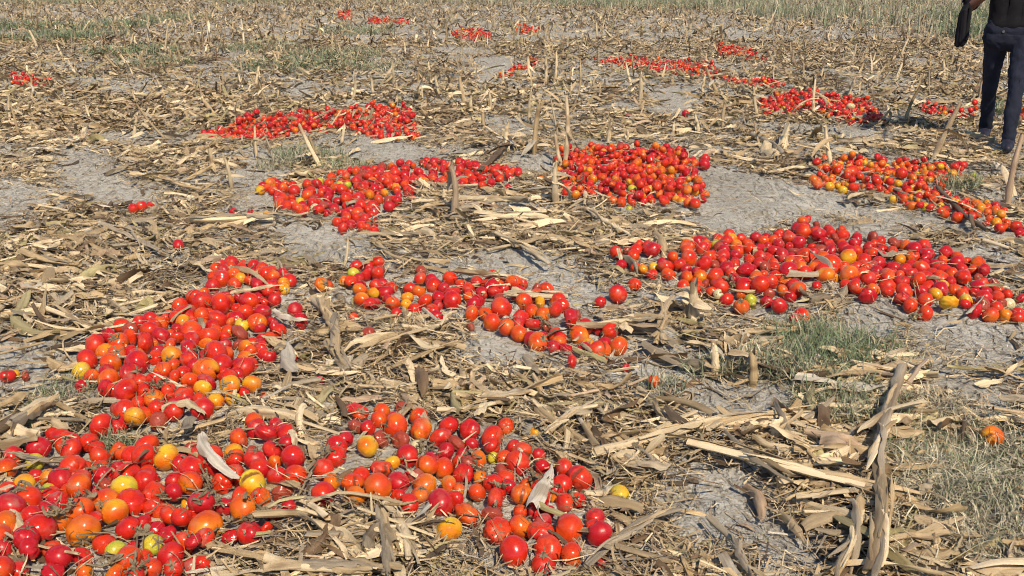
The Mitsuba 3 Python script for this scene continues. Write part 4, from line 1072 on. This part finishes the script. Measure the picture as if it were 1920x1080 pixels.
skin_bones = [bone(J['hl'], J['kl'], 0.070, 0.050), bone(J['kl'], J['al'], 0.05, 0.036), bone(J['hr'], J['kr'], 0.070, 0.050), bone(J['kr'], J['ar'], 0.05, 0.036),
              bone(J['al'] + [0, 0, -0.05], J['al'] + face * 0.12 + [0, 0, -0.06], 0.034, 0.03), bone(J['ar'] + [0, 0, -0.05], J['ar'] + face * 0.12 + [0, 0, -0.06], 0.034, 0.03),
              bone(J['al'], J['al'] + [0, 0, -0.05], 0.036, 0.034), bone(J['ar'], J['ar'] + [0, 0, -0.05], 0.036, 0.034),
              bone(J['hl'] + [0, 0, .05], J['hr'] + [0, 0, .05], 0.072, 0.072), bone(hipc + [0, 0, .05], chest, 0.085, 0.095), bone(J['sl'], J['sr'], 0.05, 0.05), bone(chest, J['sl'], 0.10, 0.05), bone(chest, J['sr'], 0.10, 0.05),
              bone(neck + [0, 0, -0.04], head + [0, 0, -0.05], 0.055, 0.05),
              bone(J['sl'], J['el'], 0.048, 0.037), bone(J['el'], J['wl'], 0.037, 0.026), bone(J['sr'], J['er'], 0.048, 0.037), bone(J['er'], J['wr'], 0.037, 0.026),
              bone(head + [0, 0, 0.03] - face * 0.01, head + [0, 0, -0.065] + face * 0.02, 0.088, 0.055), bone(head + face * 0.085 + [0, 0, 0.0], head + face * 0.102 + [0, 0, -0.025], 0.010, 0.014),
              bone(head + side * 0.082 + [0, 0, -0.015], head + side * 0.086 + [0, 0, 0.02], 0.012, 0.015), bone(head - side * 0.082 + [0, 0, -0.015], head - side * 0.086 + [0, 0, 0.02], 0.012, 0.015),
              bone(head + face * 0.075 - side * 0.018 + [0, 0, -0.058], head + face * 0.075 + side * 0.018 + [0, 0, -0.058], 0.011, 0.011)]
skin_bones += hand(J['wl'], J['wl'] - J['el'], -side * 0.2 + np.array([0, 0, -1.0]), 0.5) + hand(J['wr'], J['wr'] - J['er'], side + face * .3, 0.35)


def cloth(t, amp, freq, seed):
    n = t.vertex_normals
    t.vertices = t.vertices + n * (amp * (meshkit.fbm(t.vertices * freq, 3, seed) - 0.5))[:, None]
    return t


P = 'person'
scene[P + '__body'] = mikit.ply(melt(skin_bones, 0.014, 6), 'skin', smooth=True)
tr = [bone(J['hl'] + [0, 0, .03], J['kl'], 0.090, 0.060), bone(J['kl'], J['al'] + [0, 0, 0.0], 0.060, 0.050), bone(J['hr'] + [0, 0, .03], J['kr'], 0.090, 0.060), bone(J['kr'], J['ar'] + [0, 0, 0.0], 0.060, 0.050),
      bone(J['hl'] + [0, 0, .0], J['hr'] + [0, 0, .0], 0.100, 0.100), bone(J['hl'] + [0, 0, .06], J['hr'] + [0, 0, .06], 0.098, 0.098), bone(J['hl'] + [0, 0, .10], J['hr'] + [0, 0, .10], 0.085, 0.085)]
scene[P + '__trousers'] = mikit.ply(cloth(cloth(melt(tr, 0.018, 6), 0.026, [12, 12, 7], 3), 0.016, [26, 26, 34], 9), 'denim', smooth=True)
sh = [bone(hipc + side * .075 + [0, 0, .13], hipc - side * .075 + [0, 0, .13], 0.098, 0.098), bone(hipc + [0, 0, .13], chest, 0.108, 0.125), bone(hipc + side * .075 + [0, 0, .13], chest + side * .06, 0.098, 0.115), bone(hipc - side * .075 + [0, 0, .13], chest - side * .06, 0.098, 0.115), bone(chest, J['sl'], 0.115, 0.066), bone(chest, J['sr'], 0.115, 0.066),
      bone(J['sl'], J['sr'], 0.062, 0.062), bone(J['sl'], J['sl'] * .12 + J['el'] * .88, 0.066, 0.062), bone(J['sr'], J['sr'] * .2 + J['er'] * .8, 0.066, 0.06), bone(neck + [0, 0, -.05], neck + [0, 0, -0.005], 0.07, 0.062)]
scene[P + '__shirt'] = mikit.ply(cloth(melt(sh, 0.022, 8), 0.022, [12, 12, 12], 5), 'shirt_cloth', smooth=True)
q = J['sl'] * .15 + J['el'] * .85
pr_ = ribbons((q + side * 0.066 + face * .02)[None], [0.06], [0.05], [math.atan2(side[1], side[0]) + 1.57], [0.5], [1.3], [0], [1], 4, 4, cup=-.3, tip=.5)
scene[P + '__sleeve_print'] = mikit.ply((pr_[0], pr_[1]), {'type': 'twosided', 'bsdf': {'type': 'ref', 'id': 'print_purple'}}, smooth=True)
labels[P + '__sleeve_print'] = {'label': 'purple print on the sleeve'}
bel = trimesh.creation.box([0.03, 0.05, 0.028], transform=np.eye(4))
bel = trimesh.creation.cylinder(0.010, 0.010, sections=16)
bel.apply_transform(trimesh.geometry.align_vectors([0, 0, 1], face))
bel.apply_translation(hipc + [0, 0, .10] + face * 0.098 + side * .05 + [0, 0, -.045])
scene[P + '__buckle'] = mikit.ply(bel, 'buckle', smooth=30)
for k, s_ in (('shoe', 'l'), ('shoe_001', 'r')):
    a = J['a' + s_]
    m = melt([bone(a - face * 0.04 + [0, 0, -0.055], a + face * 0.07 + [0, 0, -0.06], 0.046, 0.046), bone(a + face * 0.07 + [0, 0, -0.062], a + face * 0.165 + [0, 0, -0.072], 0.044, 0.031), bone(a + [0, 0, -.04], a + [0, 0, .0], 0.05, 0.046)], 0.014, 6)
    m.vertices[:, 2] = np.maximum(m.vertices[:, 2], a[2] - 0.098)
    scene[f'{P}__{k}'] = mikit.ply(m, 'shoe_leather', smooth=40)
hr = [bone(head + [0, 0, 0.045] - face * 0.018, head + [0, 0, 0.05] - face * .02, 0.094, 0.092), bone(head + [0, 0, 0.0] - face * 0.045, head + [0, 0, 0.04] - face * .03, 0.075, 0.085)]
scene[P + '__hair'] = mikit.ply(cloth(melt(hr, 0.014, 4), 0.012, [40, 40, 40], 8), 'black_hair', smooth=True)
labels[P] = {'label': 'person in dark shirt and navy jeans standing at the upper right edge', 'category': 'person'}
# a dark jacket hanging over the bent arm
c0 = at_depth(1810, 22, D1 - 0.06)
ax = (J['wl'] - J['el']) / np.linalg.norm(J['wl'] - J['el'])
ja = []
for k in range(5):
    o = (k - 2) * 0.012
    top = c0 + ax * o + [0, 0, 0.045]
    dn = 0.27 + 0.012 * math.sin(k * 1.1)
    sd = np.cross(ax, [0, 0, 1.0])
    for s_ in (-1, 1):
        ja.append(bone(top, top + sd * s_ * 0.030 + [0, 0, -0.05], 0.011, 0.013))
        ja.append(bone(top + sd * s_ * 0.030 + [0, 0, -0.05], top + sd * s_ * (0.022 + 0.005 * (k % 2)) + ax * o * 0.15 + [0, 0, -dn], 0.015, 0.019))
scene['jacket'] = mikit.ply(cloth(melt(ja, 0.014, 6), 0.012, [20, 20, 8], 11), 'shirt_cloth', smooth=True)
labels['jacket'] = {'label': "black jacket hanging over the standing person's bent arm", 'category': 'jacket'}

name_all()
